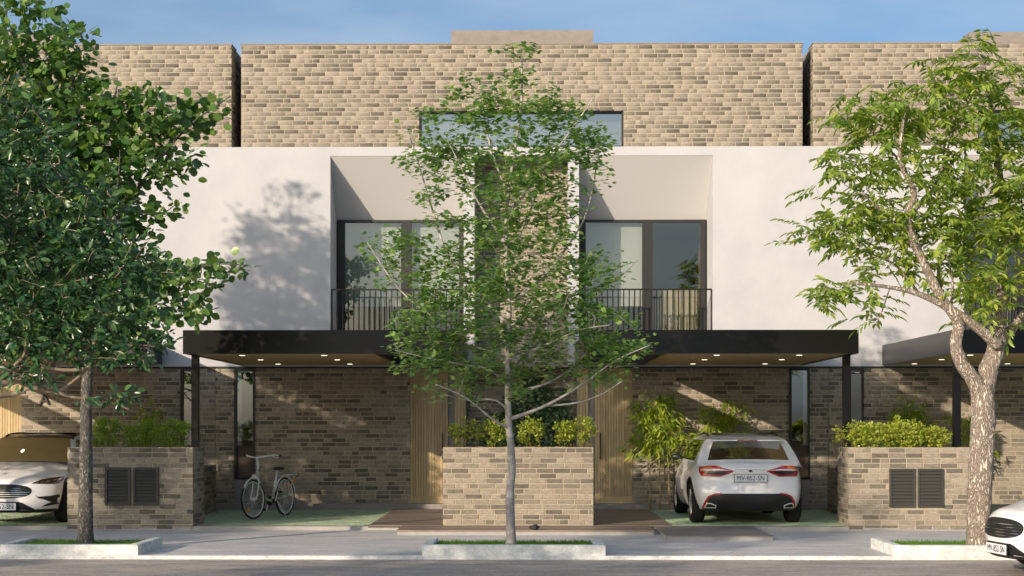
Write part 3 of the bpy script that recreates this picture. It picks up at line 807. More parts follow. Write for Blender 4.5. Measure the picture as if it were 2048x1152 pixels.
LEAF = {
    # local: (along, side, normal); quads keep one island per leaf
    'round': ([(0, 0, 0), (.18, .30, .04), (.52, .46, .03), (.84, .30, -.02), (1.0, 0, -.10), (.84, -.30, -.02), (.52, -.46, .03), (.18, -.30, .04), (.5, 0, -.045)],
              [(0, 1, 2, 8), (8, 2, 3, 4), (8, 4, 5, 6), (0, 8, 6, 7)]),
    'oval': ([(0, 0, 0), (.22, .17, .05), (.55, .22, .04), (.82, .13, -.04), (1.0, 0, -.15), (.82, -.13, -.04), (.55, -.22, .04), (.22, -.17, .05), (.5, 0, -.04)],
             [(0, 1, 2, 8), (8, 2, 3, 4), (8, 4, 5, 6), (0, 8, 6, 7)]),
    'lobed': ([(0, 0, 0), (.25, .42, .03), (.62, .50, -.03), (.66, .20, .02), (1.0, 0, -.06), (.66, -.20, .02), (.62, -.50, -.03), (.25, -.42, .03), (.4, 0, -.02)],
              [(0, 1, 2, 8), (8, 2, 3, 4), (8, 4, 5, 6), (0, 8, 6, 7)]),
    'lance': ([(0, 0, 0), (.35, .09, .01), (1.0, 0, -.16), (.35, -.09, .01)], [(0, 1, 2, 3)]),
    'leaflet': ([(0, 0, 0), (.32, .17, .03), (.68, .13, -.01), (1.0, 0, -.14), (.68, -.13, -.01), (.32, -.17, .03)], [(0, 1, 2, 3), (0, 3, 4, 5)]),
    'small': ([(0, 0, 0), (.45, .30, .04), (1.0, 0, -.08), (.45, -.30, .04)], [(0, 1, 2, 3)]),
}


def leaves(name, shape, m, pos, direction, normal, size, parent, kind='stuff'):
    tv, tf = LEAF[shape]; tv = np.array(tv); tf = np.array(tf); k = len(tv); n = len(pos)
    a, nn, b = frames(np.asarray(direction, float), np.asarray(normal, float))
    size = np.asarray(size).reshape(n, 1, 1)
    V = (a[:, None, :] * tv[None, :, 0:1] + b[:, None, :] * tv[None, :, 1:2] + nn[:, None, :] * tv[None, :, 2:3]) * size + np.asarray(pos)[:, None, :]
    F = tf[None] + (np.arange(n) * k)[:, None, None]
    return np_mesh(name, V.reshape(-1, 3), F.reshape(-1, tf.shape[1]), m, parent, kind, smooth=True)


def smooth_path(pts, seg=6):
    pts = [Vector(p) for p in pts]; out = []
    for i in range(len(pts) - 1):
        p0 = pts[max(i - 1, 0)]; p1 = pts[i]; p2 = pts[i + 1]; p3 = pts[min(i + 2, len(pts) - 1)]
        for k in range(seg):
            t = k / seg
            out.append(0.5 * ((2 * p1) + (p2 - p0) * t + (2 * p0 - 5 * p1 + 4 * p2 - p3) * t * t + (3 * p1 - p0 - 3 * p2 + p3) * t ** 3))
    out.append(pts[-1])
    return out


def in_blobs(blobs, n, spread):
    """even scatter of n points through the union of ellipsoids (cx,cy,cz,rx,ry,rz)"""
    vol = np.array([b[3] * b[4] * b[5] for b in blobs]); pr = vol ** 0.7; pr /= pr.sum(); pts = []
    tries = 0
    while len(pts) < n and tries < n * 60:
        tries += 1
        b = blobs[nrg.choice(len(blobs), p=pr)]
        d = nrg.normal(size=3); d /= np.linalg.norm(d); r = nrg.uniform() ** (1 / 3) * (1 + nrg.normal() * .05)
        p = np.array(b[:3]) + d * r * np.array(b[3:6])
        if pts and len(pts) % 1 == 0:
            q = np.array(pts[-600:]); dd = ((q - p) ** 2).sum(1).min()
            if dd < spread ** 2 and nrg.uniform() < .85: continue
        pts.append(p)
    return np.array(pts)


class Tree:
    def __init__(s, root, bark):
        s.root = root; s.bark = bark; s.mb = MB(); s.tw = MB(); s.nodes = []; s.rad = []; s.tips = []

    def limb(s, pts, r0, r1, sides=10, seg=6, wob=.05, trunk=False):
        path = smooth_path(pts, seg); n = len(path)
        rad = [r0 + (r1 - r0) * (i / (n - 1)) ** .8 for i in range(n)]
        if trunk:
            for i in range(min(5, n)): rad[i] *= 1 + .30 * (1 - i / 5) ** 2
        s.mb.tube(path, rad, sides, wob=wob)
        for i, p in enumerate(path):
            if i >= n * .12 or not trunk: s.nodes.append(np.array(p)); s.rad.append(rad[i])
        return path

    def twigs(s, clusters, sides=4, rmax=.02, sag=.0, up=.12, minz=None):
        N = list(s.nodes); R = list(s.rad); arr = np.zeros((len(N) + len(clusters) * 5 + 10, 3)); arr[:len(N)] = N; cnt = len(N)
        Rr = np.zeros(len(arr)); Rr[:cnt] = R
        d0 = [((arr[:cnt] - c) ** 2).sum(1).min() for c in clusters]
        for i in np.argsort(d0):
            c = clusters[i]; d = np.sqrt(((arr[:cnt] - c) ** 2).sum(1)); cost = d + np.maximum(0, arr[:cnt, 2] - c[2]) * .8
            j = int(np.argmin(cost)); p0 = arr[j]; L = d[j]
            if L < .03: s.tips.append((p0, c, c)); continue
            mid = (p0 + c) / 2 + np.array([0, 0, up * L - sag * L]) + nrg.normal(size=3) * .05 * L
            ts = [0, .25, .5, .75, 1.0]
            pts = [p0 * (1 - t) ** 2 + mid * 2 * t * (1 - t) + c * t * t for t in ts]
            r0 = min(Rr[j] * .7, rmax, .004 + .011 * L); r1 = .0025
            s.tw.tube([tuple(p) for p in pts], [r0 + (r1 - r0) * t for t in ts], sides, cap=False)
            for t, p in zip(ts[1:], pts[1:]): arr[cnt] = p; Rr[cnt] = r0 + (r1 - r0) * t; cnt += 1
            s.tips.append((p0, mid, c))

    def finish(s):
        t = s.mb.build('trunk', s.bark, s.root, smooth=True)
        if s.tw.f: s.tw.build('twigs', s.bark, t, smooth=True, kind='stuff')
        return t

    def leaf_points(s, per, spread, back=.55):
        pos = []; out = []
        for (p0, mid, c) in s.tips:
            for k in range(per):
                t = 1 - back * nrg.uniform() ** 1.3
                q = p0 * (1 - t) ** 2 + mid * 2 * t * (1 - t) + c * t * t
                d = nrg.normal(size=3); d /= np.linalg.norm(d); d[2] *= .6
                ax = c - p0; L = np.linalg.norm(ax); ax = ax / L if L > 1e-6 else np.array([0, 0, 1.])
                pos.append(q + d * spread * nrg.uniform()); out.append(d + ax * .6)
        return np.array(pos), np.array(out)


def blob_px(list_px, Y, depth=.8):
    out = []
    for b in list_px:
        px, py, rx, rz = b[:4]; dy = b[4] if len(b) > 4 else 0.0
        c = P(px, py, Y + dy); s = (Y + dy) / FPX
        out.append((c.x, c.y, c.z, rx * s, max(rx, rz) * s * depth, rz * s))
    return out


def limb_px(pts, Y, dy=0.0):
    n = len(pts)
    return [P(p[0], p[1], Y + dy * (i / (n - 1)) + (p[2] if len(p) > 2 else 0)) for i, p in enumerate(pts)]


# --- slim silver tree in the middle
YC = 19.95
rC = thing('street_tree', P(1022, 1089, YC) * 1.0, 'slim silver barked tree with small lobed leaves before the middle planter', 'tree', 'street trees in the pavement pits')
rC.location.z = .05
tC = Tree(rC, barkC_m)
tC.limb([(rC.location.x, YC, .04)] + limb_px([(1020, 990), (1024, 930), (1018, 850), (1015, 760), (1017, 680), (1018, 600), (1012, 500), (1015, 400), (1030, 300), (1043, 200), (1043, 100)], YC), .062, .010, 12, 6, .05, True)
for pts, r, dy in (
        ([(1020, 838), (1090, 812), (1160, 772), (1230, 722), (1300, 690)], .028, -.3), ([(1020, 788), (1090, 768), (1140, 738), (1185, 690)], .026, .5),
        ([(1090, 812), (1150, 806), (1200, 790), (1245, 762)], .014, -.5), ([(1018, 750), (1045, 715), (1080, 680), (1110, 620)], .026, .6),
        ([(1020, 858), (985, 838), (930, 795), (870, 768)], .022, -.5), ([(1018, 822), (990, 800), (940, 800), (890, 790)], .02, .5), ([(1016, 770), (980, 740), (930, 730), (850, 715), (790, 700)], .022, -.4),
        ([(1014, 690), (960, 660), (880, 640), (800, 580), (735, 485)], .026, -.3), ([(1017, 650), (960, 590), (900, 520), (868, 430), (838, 330), (812, 250)], .028, .3),
        ([(1017, 610), (1080, 560), (1130, 500), (1175, 420), (1200, 290)], .027, .2), ([(1014, 490), (960, 410), (925, 340), (895, 280)], .022, -.4),
        ([(1014, 430), (1090, 330), (1150, 250), (1190, 190)], .022, -.3), ([(1016, 660), (1070, 625), (1150, 590), (1230, 560), (1275, 520)], .022, .4),
        ([(1015, 390), (980, 290), (958, 190), (918, 140)], .018, .4), ([(1016, 710), (930, 690), (850, 680), (780, 690)], .018, .2),
        ([(1016, 560), (1040, 470), (1075, 380), (1100, 260), (1105, 150)], .02, .5), ([(1016, 720), (1090, 690), (1160, 660), (1220, 650)], .018, -.5)):
    tC.limb(limb_px(pts, YC, dy), r, .006, 7, 5)
bC = blob_px([(1035, 130, 42, 50), (1030, 215, 130, 62), (940, 195, 55, 45), (885, 275, 85, 55), (1160, 275, 65, 70), (1040, 330, 145, 70), (905, 350, 60, 55), (850, 320, 45, 55), (870, 410, 45, 50), (1185, 340, 40, 60), (1040, 430, 140, 70), (1030, 530, 165, 75),
              (790, 500, 75, 42), (860, 560, 90, 60), (1200, 545, 70, 45), (1010, 625, 200, 75), (850, 650, 90, 55), (1190, 655, 85, 55), (1000, 710, 160, 55), (860, 715, 85, 45), (1225, 700, 75, 35), (1200, 755, 60, 28), (1130, 720, 60, 40), (1270, 690, 40, 18), (920, 775, 80, 38), (1040, 775, 45, 30)], YC, .75)
cl = in_blobs(bC, 1050, .095)
tC.twigs(cl, 4, .012, up=.10); tC.finish()
p, d = tC.leaf_points(16, .20, .95); n = len(p)
leaves('crown', 'lobed', leafC_m, p, d * (1, 1, .12) + nrg.normal(size=(n, 3)) * (.2, .2, .14), np.array([0, 0, 1.0]) + nrg.normal(size=(n, 3)) * .34, nrg.uniform(.05, .095, n), rC)

# --- pale ridged tree on the right
YR = 20.0
rR = thing('street_tree', Vector((P(1962, 1088, YR).x, YR, .05)), 'thick pale barked forked tree with feathery bright leaves', 'tree', 'street trees in the pavement pits')
tR = Tree(rR, barkR_m)
tR.limb([(rR.location.x, YR, .03)] + limb_px([(1959, 1040), (1960, 960), (1965, 880), (1967, 820), (1962, 770)], YR), .168, .145, 18, 8, .06, True)
tR.limb(limb_px([(1964, 815), (1950, 765), (1925, 730), (1912, 690), (1916, 645), (1883, 596), (1843, 516), (1815, 435), (1828, 385), (1800, 320), (1808, 235)], YR, -.5), .115, .02, 14, 6, .06)
tR.limb(limb_px([(1963, 810), (1975, 745), (1992, 700), (1998, 660)], YR, .2), .135, .11, 14, 6, .06)
tR.limb(limb_px([(1996, 690), (1955, 655), (1901, 619), (1838, 588), (1769, 573), (1694, 566)], YR, -.6), .085, .012, 12, 6, .06)
tR.limb(limb_px([(1997, 690), (2004, 600), (2007, 500), (2007, 412), (1995, 315), (1985, 220), (1960, 150)], YR + .2, .3), .095, .014, 12, 6, .06)
tR.limb(limb_px([(1998, 690), (2025, 655), (2070, 600), (2120, 500), (2140, 380)], YR + .2, .3), .085, .02, 12, 6, .06)
for pts, r, dy in (([(1843, 516), (1790, 450), (1740, 400), (1690, 370)], .03, -.4), ([(1815, 435), (1870, 370), (1900, 280), (1925, 180)], .03, .4), ([(1800, 320), (1750, 270), (1720, 215)], .018, -.2),
                   ([(1883, 596), (1880, 520), (1930, 440), (1950, 370)], .03, .6), ([(1838, 588), (1790, 530), (1720, 500), (1640, 470)], .022, .4), ([(1901, 619), (1905, 560), (1890, 500)], .025, -.5),
                   ([(1780, 575), (1765, 620), (1752, 650)], .010, 0), ([(2007, 500), (2060, 420), (2090, 330)], .03, -.4), ([(2004, 560), (1960, 560), (1920, 565)], .02, -.3), ([(1808, 235), (1840, 170), (1880, 110)], .012, .2)):
    tR.limb(limb_px(pts, YR, dy), r, .006, 7, 5)
bR = blob_px([(1950, 140, 105, 50), (1890, 210, 140, 65), (1745, 235, 95, 60), (2050, 230, 100, 90), (1730, 340, 100, 70), (1850, 340, 130, 80), (1990, 350, 110, 90), (1690, 440, 85, 48), (1800, 450, 110, 70), (1930, 470, 110, 75), (2070, 430, 90, 90),
              (1650, 472, 55, 20), (1780, 535, 70, 40), (1960, 560, 90, 60), (1690, 585, 75, 35), (1765, 620, 35, 35), (2060, 560, 70, 60), (2150, 380, 120, 150), (2000, 640, 40, 30)], YR, .8)
cl = in_blobs(bR, 380, .17)
tR.twigs(cl, 4, .014, up=.10); tR.finish()
pos = []; dr = []; nm = []; sz = []
for (p0, mid, c) in tR.tips:
    for k in range(4):
        ax = nrg.normal(size=3); ax[2] = ax[2] * .35 - .12; ax /= np.linalg.norm(ax)
        o0 = c + nrg.normal(size=3) * .07 - (c - p0) * nrg.uniform(0, .35); L = nrg.uniform(.24, .38)
        side = np.cross(ax, [0, 0, 1.0]); side /= np.linalg.norm(side) + 1e-6; upv = np.cross(side, ax)
        side = side + upv * nrg.normal() * .3
        npair = 4
        for q in range(npair):
            t = .25 + .75 * (q / npair); pt = o0 + ax * L * t + np.array([0, 0, -.10 * L * t * t])
            for sg in (-1, 1):
                pos.append(pt); dr.append(side * sg * .9 + ax * .75 + np.array([0, 0, -.30]) + nrg.normal(size=3) * .12); nm.append(upv + nrg.normal(size=3) * .3); sz.append(nrg.uniform(.11, .155) * (1 - .25 * abs(t - .6)))
        pos.append(o0 + ax * L + np.array([0, 0, -.1 * L])); dr.append(ax + np.array([0, 0, -.35])); nm.append(upv + nrg.normal(size=3) * .2); sz.append(.15)
leaves('crown', 'leaflet', leafR_m, np.array(pos), np.array(dr), np.array(nm), np.array(sz), rR)

# --- grey trunked dense tree on the left
YL = 20.0
rL = thing('street_tree', Vector((P(171, 1088, YL).x, YL, .05)), 'straight grey trunked tree with dense dark rounded leaves', 'tree', 'street trees in the pavement pits')
tL = Tree(rL, barkL_m)
tL.limb([(rL.location.x, YL, .03)] + limb_px([(171, 1000), (172, 900), (173, 800), (176, 700), (172, 600), (165, 480), (160, 360), (150, 240), (140, 120)], YL), .105, .03, 14, 7, .04, True)
for pts, r, dy in (([(174, 690), (240, 620), (320, 560), (420, 530), (490, 530)], .035, -.4), ([(172, 600), (110, 540), (40, 480), (-30, 430)], .04, .4), ([(168, 520), (240, 430), (310, 330), (380, 250), (450, 200)], .04, -.2),
                   ([(160, 400), (200, 290), (225, 210), (235, 170)], .03, .5), ([(155, 320), (90, 220), (40, 110), (10, 20)], .03, -.4), ([(172, 640), (220, 570), (280, 470), (350, 410)], .03, .6), ([(175, 690), (110, 660), (40, 640), (-30, 650)], .03, -.5),
                   ([(162, 440), (80, 370), (0, 330), (-60, 300)], .03, .5), ([(172, 610), (180, 520), (230, 400), (240, 300)], .03, -.7), ([(170, 560), (120, 460), (90, 360), (100, 260)], .03, -.8)):
    tL.limb(limb_px(pts, YL, dy), r, .006, 7, 5)
bL = blob_px([(70, 90, 130, 80), (160, 140, 70, 50), (60, 230, 160, 120), (190, 260, 120, 90), (290, 235, 110, 60), (395, 225, 70, 42), (320, 315, 100, 55), (90, 380, 200, 120), (250, 400, 110, 70), (60, 540, 200, 110),
              (240, 540, 120, 80), (350, 560, 110, 45), (450, 535, 55, 28), (380, 620, 70, 35), (120, 640, 180, 70), (260, 640, 90, 55), (-60, 300, 120, 200), (-80, 560, 120, 120), (20, 10, 90, 40)], YL, .75)
cl = in_blobs(bL, 1250, .13)
tL.twigs(cl, 4, .014, up=.08); tL.finish()
p, d = tL.leaf_points(9, .18, .8); n = len(p)
leaves('crown', 'round', leafL_m, p, d + nrg.normal(size=(n, 3)) * .3 + np.array([0, 0, -.15]), np.array([-.1, -.25, .8]) + nrg.normal(size=(n, 3)) * .7, nrg.uniform(.085, .14, n), rL)

# --- near tree on the far pavement, its limbs reach into view
YN = 6.6
rN = thing('street_tree', Vector((-3.3, 5.4, 0)), 'near tree with brown limbs and glossy leaves reaching in before the white car', 'tree')
tN = Tree(rN, barkN_m)
tr = tN.limb([(-3.3, 5.4, -.02), (-3.28, 5.5, .6), (-3.2, 5.6, 1.2), (-3.05, 5.8, 1.6)], .085, .06, 12, 6, .05, True)
b0 = Vector((-3.05, 5.8, 1.6))
for pts, r, dy in (([(0, 768), (90, 735), (165, 700), (215, 660), (245, 590)], .026, .1), ([(0, 792), (60, 776), (112, 783), (150, 760), (200, 715), (245, 690)], .017, .1), ([(112, 783), (150, 795), (210, 800), (260, 820)], .009, .1),
                   ([(0, 760), (30, 730), (50, 705), (55, 650), (75, 560)], .014, -.1), ([(90, 735), (150, 740), (200, 725), (270, 695), (330, 700)], .010, .1), ([(-60, 700), (-30, 600), (20, 480), (40, 350)], .02, .3), ([(0, 765), (60, 700), (130, 600), (190, 500)], .014, .2), ([(90, 735), (180, 660), (260, 560)], .010, .2), ([(-60, 700), (-80, 500), (-40, 300), (20, 150)], .02, .3)):
    w = limb_px(pts, YN, dy)
    tN.limb([b0, b0.lerp(w[0], .5) + Vector((0, 0, .05))] + w if pts[0][0] <= 0 else w, r, .0035, 8, 6)
bN = blob_px([(60, 600, 120, 70), (190, 610, 120, 75), (260, 690, 80, 50), (120, 690, 120, 40), (310, 640, 55, 45), (40, 690, 60, 50), (50, 745, 80, 30), (60, 480, 110, 80), (190, 500, 100, 70), (280, 540, 70, 50), (60, 350, 100, 90), (170, 400, 80, 60), (40, 220, 80, 80), (250, 790, 30, 25), (180, 812, 30, 12), (-120, 450, 140, 280)], YN, .9)
cl = in_blobs(bN, 900, .03)
tN.twigs(cl, 4, .006, up=.05); tN.finish()
p, d = tN.leaf_points(9, .06, .75); n = len(p)
leaves('crown', 'oval', leafN_m, p, d + nrg.normal(size=(n, 3)) * .3 + np.array([0, 0, -.25]), np.array([0, -.3, .7]) + nrg.normal(size=(n, 3)) * .6, nrg.uniform(.032, .056, n), rN)

# --- further street trees of the same row and of the row across the road (they shade the scene from outside the frame)
for (src, x, y, rz, sc, lb) in SHADE_TREES:
    c = copy_tree({'L': rL, 'C': rC, 'R': rR}[src]); c.location = (x, y, 0.0); c.rotation_euler.z = rz; c.scale = (sc,) * 3
    c['label'] = lb; c['group'] = 'street trees beyond the view'


# --- shrubs
def shrub(name, label, cx, cy, z0, rx, ry, h, m, shape, ncl, per, size, group, sparse=0.0, flat=.5):
    r = thing(name, (cx, cy, z0), label, 'shrub', group)
    t = Tree(r, stem_m)
    ns = max(3, int(rx * 9))
    for k in range(ns):
        x = cx + rx * .6 * (k / (ns - 1) * 2 - 1) + nrg.normal() * .02; y = cy + nrg.uniform(-.3, .3) * ry
        t.limb([(x, y, z0 - .06), (x + nrg.normal() * .04, y, z0 + h * .35), (x + nrg.normal() * .08, y + nrg.normal() * .04, z0 + h * .75)], .008, .004, 5, 3)
    bl = [(cx, cy, z0 + h * (.5 + sparse * .15), rx, ry, h * .5)] + [(cx + nrg.uniform(-.7, .7) * rx, cy + nrg.uniform(-.4, .4) * ry, z0 + h * nrg.uniform(.55, .85), rx * .35, ry * .5, h * .24) for _ in range(4)]
    t.twigs(in_blobs(bl, ncl, .035), 3, .004, up=.1); t.finish()
    p, d = t.leaf_points(per, .045, .8); n = len(p)
    leaves('foliage', shape, m, p, d + np.array([0, 0, .35]), np.array([0, -.2, .8]) + nrg.normal(size=(n, 3)) * flat, nrg.uniform(size[0], size[1], n), r)
    return r


g = 'clipped shrubs in the sunlit planter'
for k, (x, rx, h, lb) in enumerate(((5.56, .38, .40, 'yellow green shrub at the planter end by the carport post'), (6.12, .36, .45, 'yellow green shrub above the louvred vents of the sunlit planter'), (6.62, .18, .34, 'small separate yellow green shrub next to the pale barked trunk'))):
    shrub('planter_shrub', lb, x, YP + .40, 1.22, rx, .22, h + .06, shrubR_m, 'small', 280 if rx > .3 else 120, 10, (.03, .055), g)
shrub('planter_shrub', 'single leafy sprig leaning out past the carport post', 5.10, YP + .42, 1.22, .13, .12, .40, shrubR_m, 'small', 25, 8, (.03, .05), g, sparse=1.2)
g = 'feathery shrubs in the shaded planter'
for k, (x, rx, h, lb) in enumerate(((-6.62, .26, .46, 'feathery green shrub beside the grey trunk'), (-6.08, .28, .44, 'feathery green shrub in the middle of the shaded planter'), (-5.56, .32, .44, 'feathery green shrub at the post end of the shaded planter'))):
    shrub('planter_shrub', lb, x, YP + .40, 1.22, rx, .22, h + .06, shrubL_m, 'lance', 170, 16, (.035, .065), g, flat=.8)
g = 'sparse shrubs in the middle planter'
for k, (x, rx, h, lb) in enumerate(((-.88, .28, .40, 'sparse yellow green shrub before the grey strip of the bicycle side door'), (-.42, .24, .40, 'sparse yellow green shrub close to the slim trunk'), (.16, .24, .42, 'dense yellow green shrub in front of the ivy foot'), (.72, .20, .36, 'thin stemmed shrub before the dark middle brickwork'), (1.0, .20, .42, 'thin shrub at the planter end by the door of the car side'))):
    shrub('planter_shrub', lb, x, YP + .42, 1.22, rx, .2, h + .09, shrubC_m, 'small', 85, 8, (.032, .06), g, sparse=.9)


# --- bamboo
def bamboo(label, x, y, hs, spread, ncl):
    r = thing('bamboo', (x, y, .06), label, 'bamboo', 'bamboo clumps along the house wall')
    pos = []; dr = []; sz = []
    for k, h in enumerate(hs):
        bx = x + (k - (len(hs) - 1) / 2) * .16 + nrg.normal() * .02; lean = nrg.normal() * .05
        pts = [(bx + lean * (q / 6) ** 2, y - .04 * (q / 6), .05 + h * q / 6) for q in range(7)]
        cu = MB().tube(pts, [.014 - .008 * q / 6 for q in range(7)], 7)
        for q in range(1, 8):
            z = .05 + h * q / 9; cu.torus((bx + lean * (q / 9) ** 2, y - .04 * q / 9, z), (0, 0, 1), .0125, .003, 8, 4)
        cu.build('culm', culm_m, r, smooth=True)
        for c in range(ncl):
            t = nrg.uniform(.30, 1.0) ** .6; c0 = np.array([bx + lean * t * t, y - .04 * t, .05 + h * t])
            a = nrg.uniform(0, 6.28); rr = spread * nrg.uniform(.15, 1) * (1.25 - .6 * t)
            c1 = c0 + np.array([math.cos(a) * rr, -abs(math.sin(a)) * rr * .55 + .05, nrg.uniform(-.05, .16)])
            c1[1] = min(c1[1], YF - .05)
            cu2 = None
            for q in range(9):
                pos.append(c1 + nrg.normal(size=3) * .045); dr.append(np.array([math.cos(a) * .7, math.sin(a) * .5, -.55]) + nrg.normal(size=3) * .5); sz.append(nrg.uniform(.11, .20))
    n = len(pos); pos = np.array(pos); pos[:, 1] = np.minimum(pos[:, 1], YF - .09)
    leaves('foliage', 'lance', bamboo_m, pos, np.array(dr), np.array([0, -.5, .6]) + nrg.normal(size=(n, 3)) * .5, np.array(sz), r)
    return r


bamboo('tall bamboo clump between the boarded door and the car seen from behind', 2.55, YF - .34, (1.95, 2.12, 1.85), .52, 52)
bamboo('bamboo top showing above the roof of the car seen from behind', 3.75, YF - .30, (1.85, 1.95), .55, 55)
bamboo('bamboo behind the sunlit planter, under the neighbouring canopy', 7.15, YF - .32, (1.9, 2.0, 1.7), .5, 34)
bamboo('bamboo growing behind the pale barked trunk', 8.3, YF - .32, (1.75, 1.7), .5, 22)
bamboo('bamboo behind the feathery shrubs of the shaded planter', -6.75, YF - .32, (1.95, 1.9), .45, 20)

# --- ivy on the recessed middle brick panel
rI = thing('ivy', (0.2, YF + .55, 0.17), 'variegated ivy climbing the recessed brick panel between the two doors', 'ivy')
iv = MB(); pos = []
for k in range(14):
    x = nrg.uniform(-.55, .75); pts = [(x, YF + .59, .2)]
    for q in range(7): x += nrg.normal() * .07; pts.append((x, YF + .595, .2 + (q + 1) * .34))
    pts = [p for p in pts if p[2] < 2.75 - .9 * abs(p[0] - .22)]
    if len(pts) > 1: iv.tube(pts, .007, 4, cap=False)
iv.build('stem', stem_m, rI)
while len(pos) < 3000:
    x = nrg.uniform(-.85, .98); z = nrg.uniform(.5, 2.85)
    lim = 2.78 - 1.15 * abs(x - .25) ** 1.2 + .12 * math.sin(x * 17) + .1 * math.sin(x * 41)
    if z < lim and (x > -.55 + .2 * math.sin(z * 7) or z < 1.9) and nrg.uniform() < .35 + .65 * min(1, (lim - z) / .35): pos.append((x, YF + .57 - nrg.uniform(0, .10), z))
n = len(pos)
leaves('foliage', 'lobed', ivy_m, np.array(pos), np.array([0, -.25, -.7]) + nrg.normal(size=(n, 3)) * .45, np.array([-.1, -1, .35]) + nrg.normal(size=(n, 3)) * .38, nrg.uniform(.05, .085, n), rI)
# ---------------------------------------------------------------- cars
def lerp_tab(t, x):
    if x <= t[0][0]: return t[0][1]
    for (a, b), (c, d) in zip(t, t[1:]):
        if x <= c: return b + (d - b) * (x - a) / (c - a)
    return t[-1][1]


CL = 4.16
Z_TOP = [(0, .975), (.25, .98), (.8, .985), (2.6, .97), (3.05, .955), (3.45, .90), (3.8, .82), (4.02, .745), (CL, .70)]
Z_BOT = [(0, .215), (.3, .21), (3.7, .20), (CL, .19)]
HW_C = [(0, .80), (.12, .855), (.35, .90), (.58, .905), (.75, .885), (.9, .855), (1, .80)]
HW_Y = [(0, .86), (.12, .925), (.35, .975), (.8, 1.0), (1.4, .985), (2.4, .985), (3.0, 1.0), (3.5, 1.0), (3.85, .975), (CL, .90)]
Y_REAR = [(.2, .12), (.32, .03), (.5, .0), (.58, .02), (.70, .075), (.84, .055), (.92, .055), (.97, .10), (1.05, .22)]
Y_FRONT = [(.15, 4.05), (.25, 4.13), (.40, CL), (.55, 4.15), (.66, 4.11), (.75, 3.98)]


def body_point(a, t, c):
    y0 = t * CL
    z = lerp_tab(Z_BOT, y0) + c * (lerp_tab(Z_TOP, y0) - lerp_tab(Z_BOT, y0))
    if c > .8: z += .035 * (1 - a * a) * (c - .8) / .2 * (0.4 if y0 < 2.9 else 1.0)
    if y0 > 3.0 and c > .95: z += .018 * math.exp(-((abs(a) - .62) / .13) ** 2) * min(1, (CL - y0) / .5)
    yr = lerp_tab(Y_REAR, z) + .15 * abs(a) ** 2.6
    yf = lerp_tab(Y_FRONT, z) - .36 * abs(a) ** 3.0
    y = yr + t * (yf - yr)
    x = a * lerp_tab(HW_C, c) * lerp_tab(HW_Y, y0)
    return (x, y, z)


def eval_mesh(o):
    bpy.context.view_layer.update()
    dg = bpy.context.evaluated_depsgraph_get()
    return bpy.data.meshes.new_from_object(o.evaluated_get(dg))


def car_body_mesh():
    A = [-1, -.93, -.8, -.6, -.4, -.2, 0, .2, .4, .6, .8, .93, 1]
    T = [0, .02, .05, .09, .14, .20, .27, .35, .43, .51, .59, .66, .72, .77, .82, .87, .91, .945, .975, 1]
    C = [0, .06, .15, .3, .45, .58, .7, .82, .92, .97, 1]
    na, ntt, nc = len(A) - 1, len(T) - 1, len(C) - 1
    idx = {}; V = []; F = []
    def g(i, j, k):
        if (i, j, k) not in idx: idx[(i, j, k)] = len(V); V.append(body_point(A[i], T[j], C[k]))
        return idx[(i, j, k)]
    for j in range(ntt):
        for k in range(nc):
            F.append((g(0, j + 1, k), g(0, j, k), g(0, j, k + 1), g(0, j + 1, k + 1))); F.append((g(na, j, k), g(na, j + 1, k), g(na, j + 1, k + 1), g(na, j, k + 1)))
        for i in range(na):
            F.append((g(i, j, 0), g(i, j + 1, 0), g(i + 1, j + 1, 0), g(i + 1, j, 0))); F.append((g(i, j, nc), g(i + 1, j, nc), g(i + 1, j + 1, nc), g(i, j + 1, nc)))
    for i in range(na):
        for k in range(nc):
            F.append((g(i, 0, k), g(i + 1, 0, k), g(i + 1, 0, k + 1), g(i, 0, k + 1))); F.append((g(i + 1, ntt, k), g(i, ntt, k), g(i, ntt, k + 1), g(i + 1, ntt, k + 1)))
    me = bpy.data.meshes.new('body'); me.from_pydata(V, [], F); me.materials.append(paint_m); me.materials.append(carblack_m)
    o = bpy.data.objects.new('body', me); COL.objects.link(o)
    s = o.modifiers.new('s', 'SUBSURF'); s.levels = 1; s.render_levels = 1
    cut = []
    for y in (WB0, WB1):
        for sx in (-1, 1):
            mb = MB().tube([(sx * .62, y, .33), (sx * 1.3, y, .33)], .385, 36)
            c = mb.build('cut', carblack_m); cut.append(c)
            b = o.modifiers.new('b', 'BOOLEAN'); b.operation = 'DIFFERENCE'; b.object = c; b.solver = 'EXACT'
            try: b.material_mode = 'TRANSFER'
            except Exception: pass
    m2 = eval_mesh(o)
    bpy.data.objects.remove(o)
    for c in cut: bpy.data.objects.remove(c)
    m2.name = 'body'; m2.polygons.foreach_set('use_smooth', [True] * len(m2.polygons))
    for p in m2.polygons:
        if p.normal.z < -.6: p.material_index = 1
    try: m2.set_sharp_from_angle(angle=math.radians(38))
    except Exception: pass
    return m2


WB0, WB1 = .76, 3.30


def xz_at(z): return lerp_tab([(.9, .84), (.97, .83), (1.05, .80), (1.2, .735), (1.33, .66), (1.39, .61), (1.43, .55)], z)


ZRF = [(.10, .93), (.20, .97), (.26, 1.015), (.52, 1.315), (.62, 1.36), (.85, 1.395), (1.3, 1.425), (1.8, 1.425), (2.2, 1.395), (2.45, 1.345), (2.8, 1.15), (3.12, .965)]


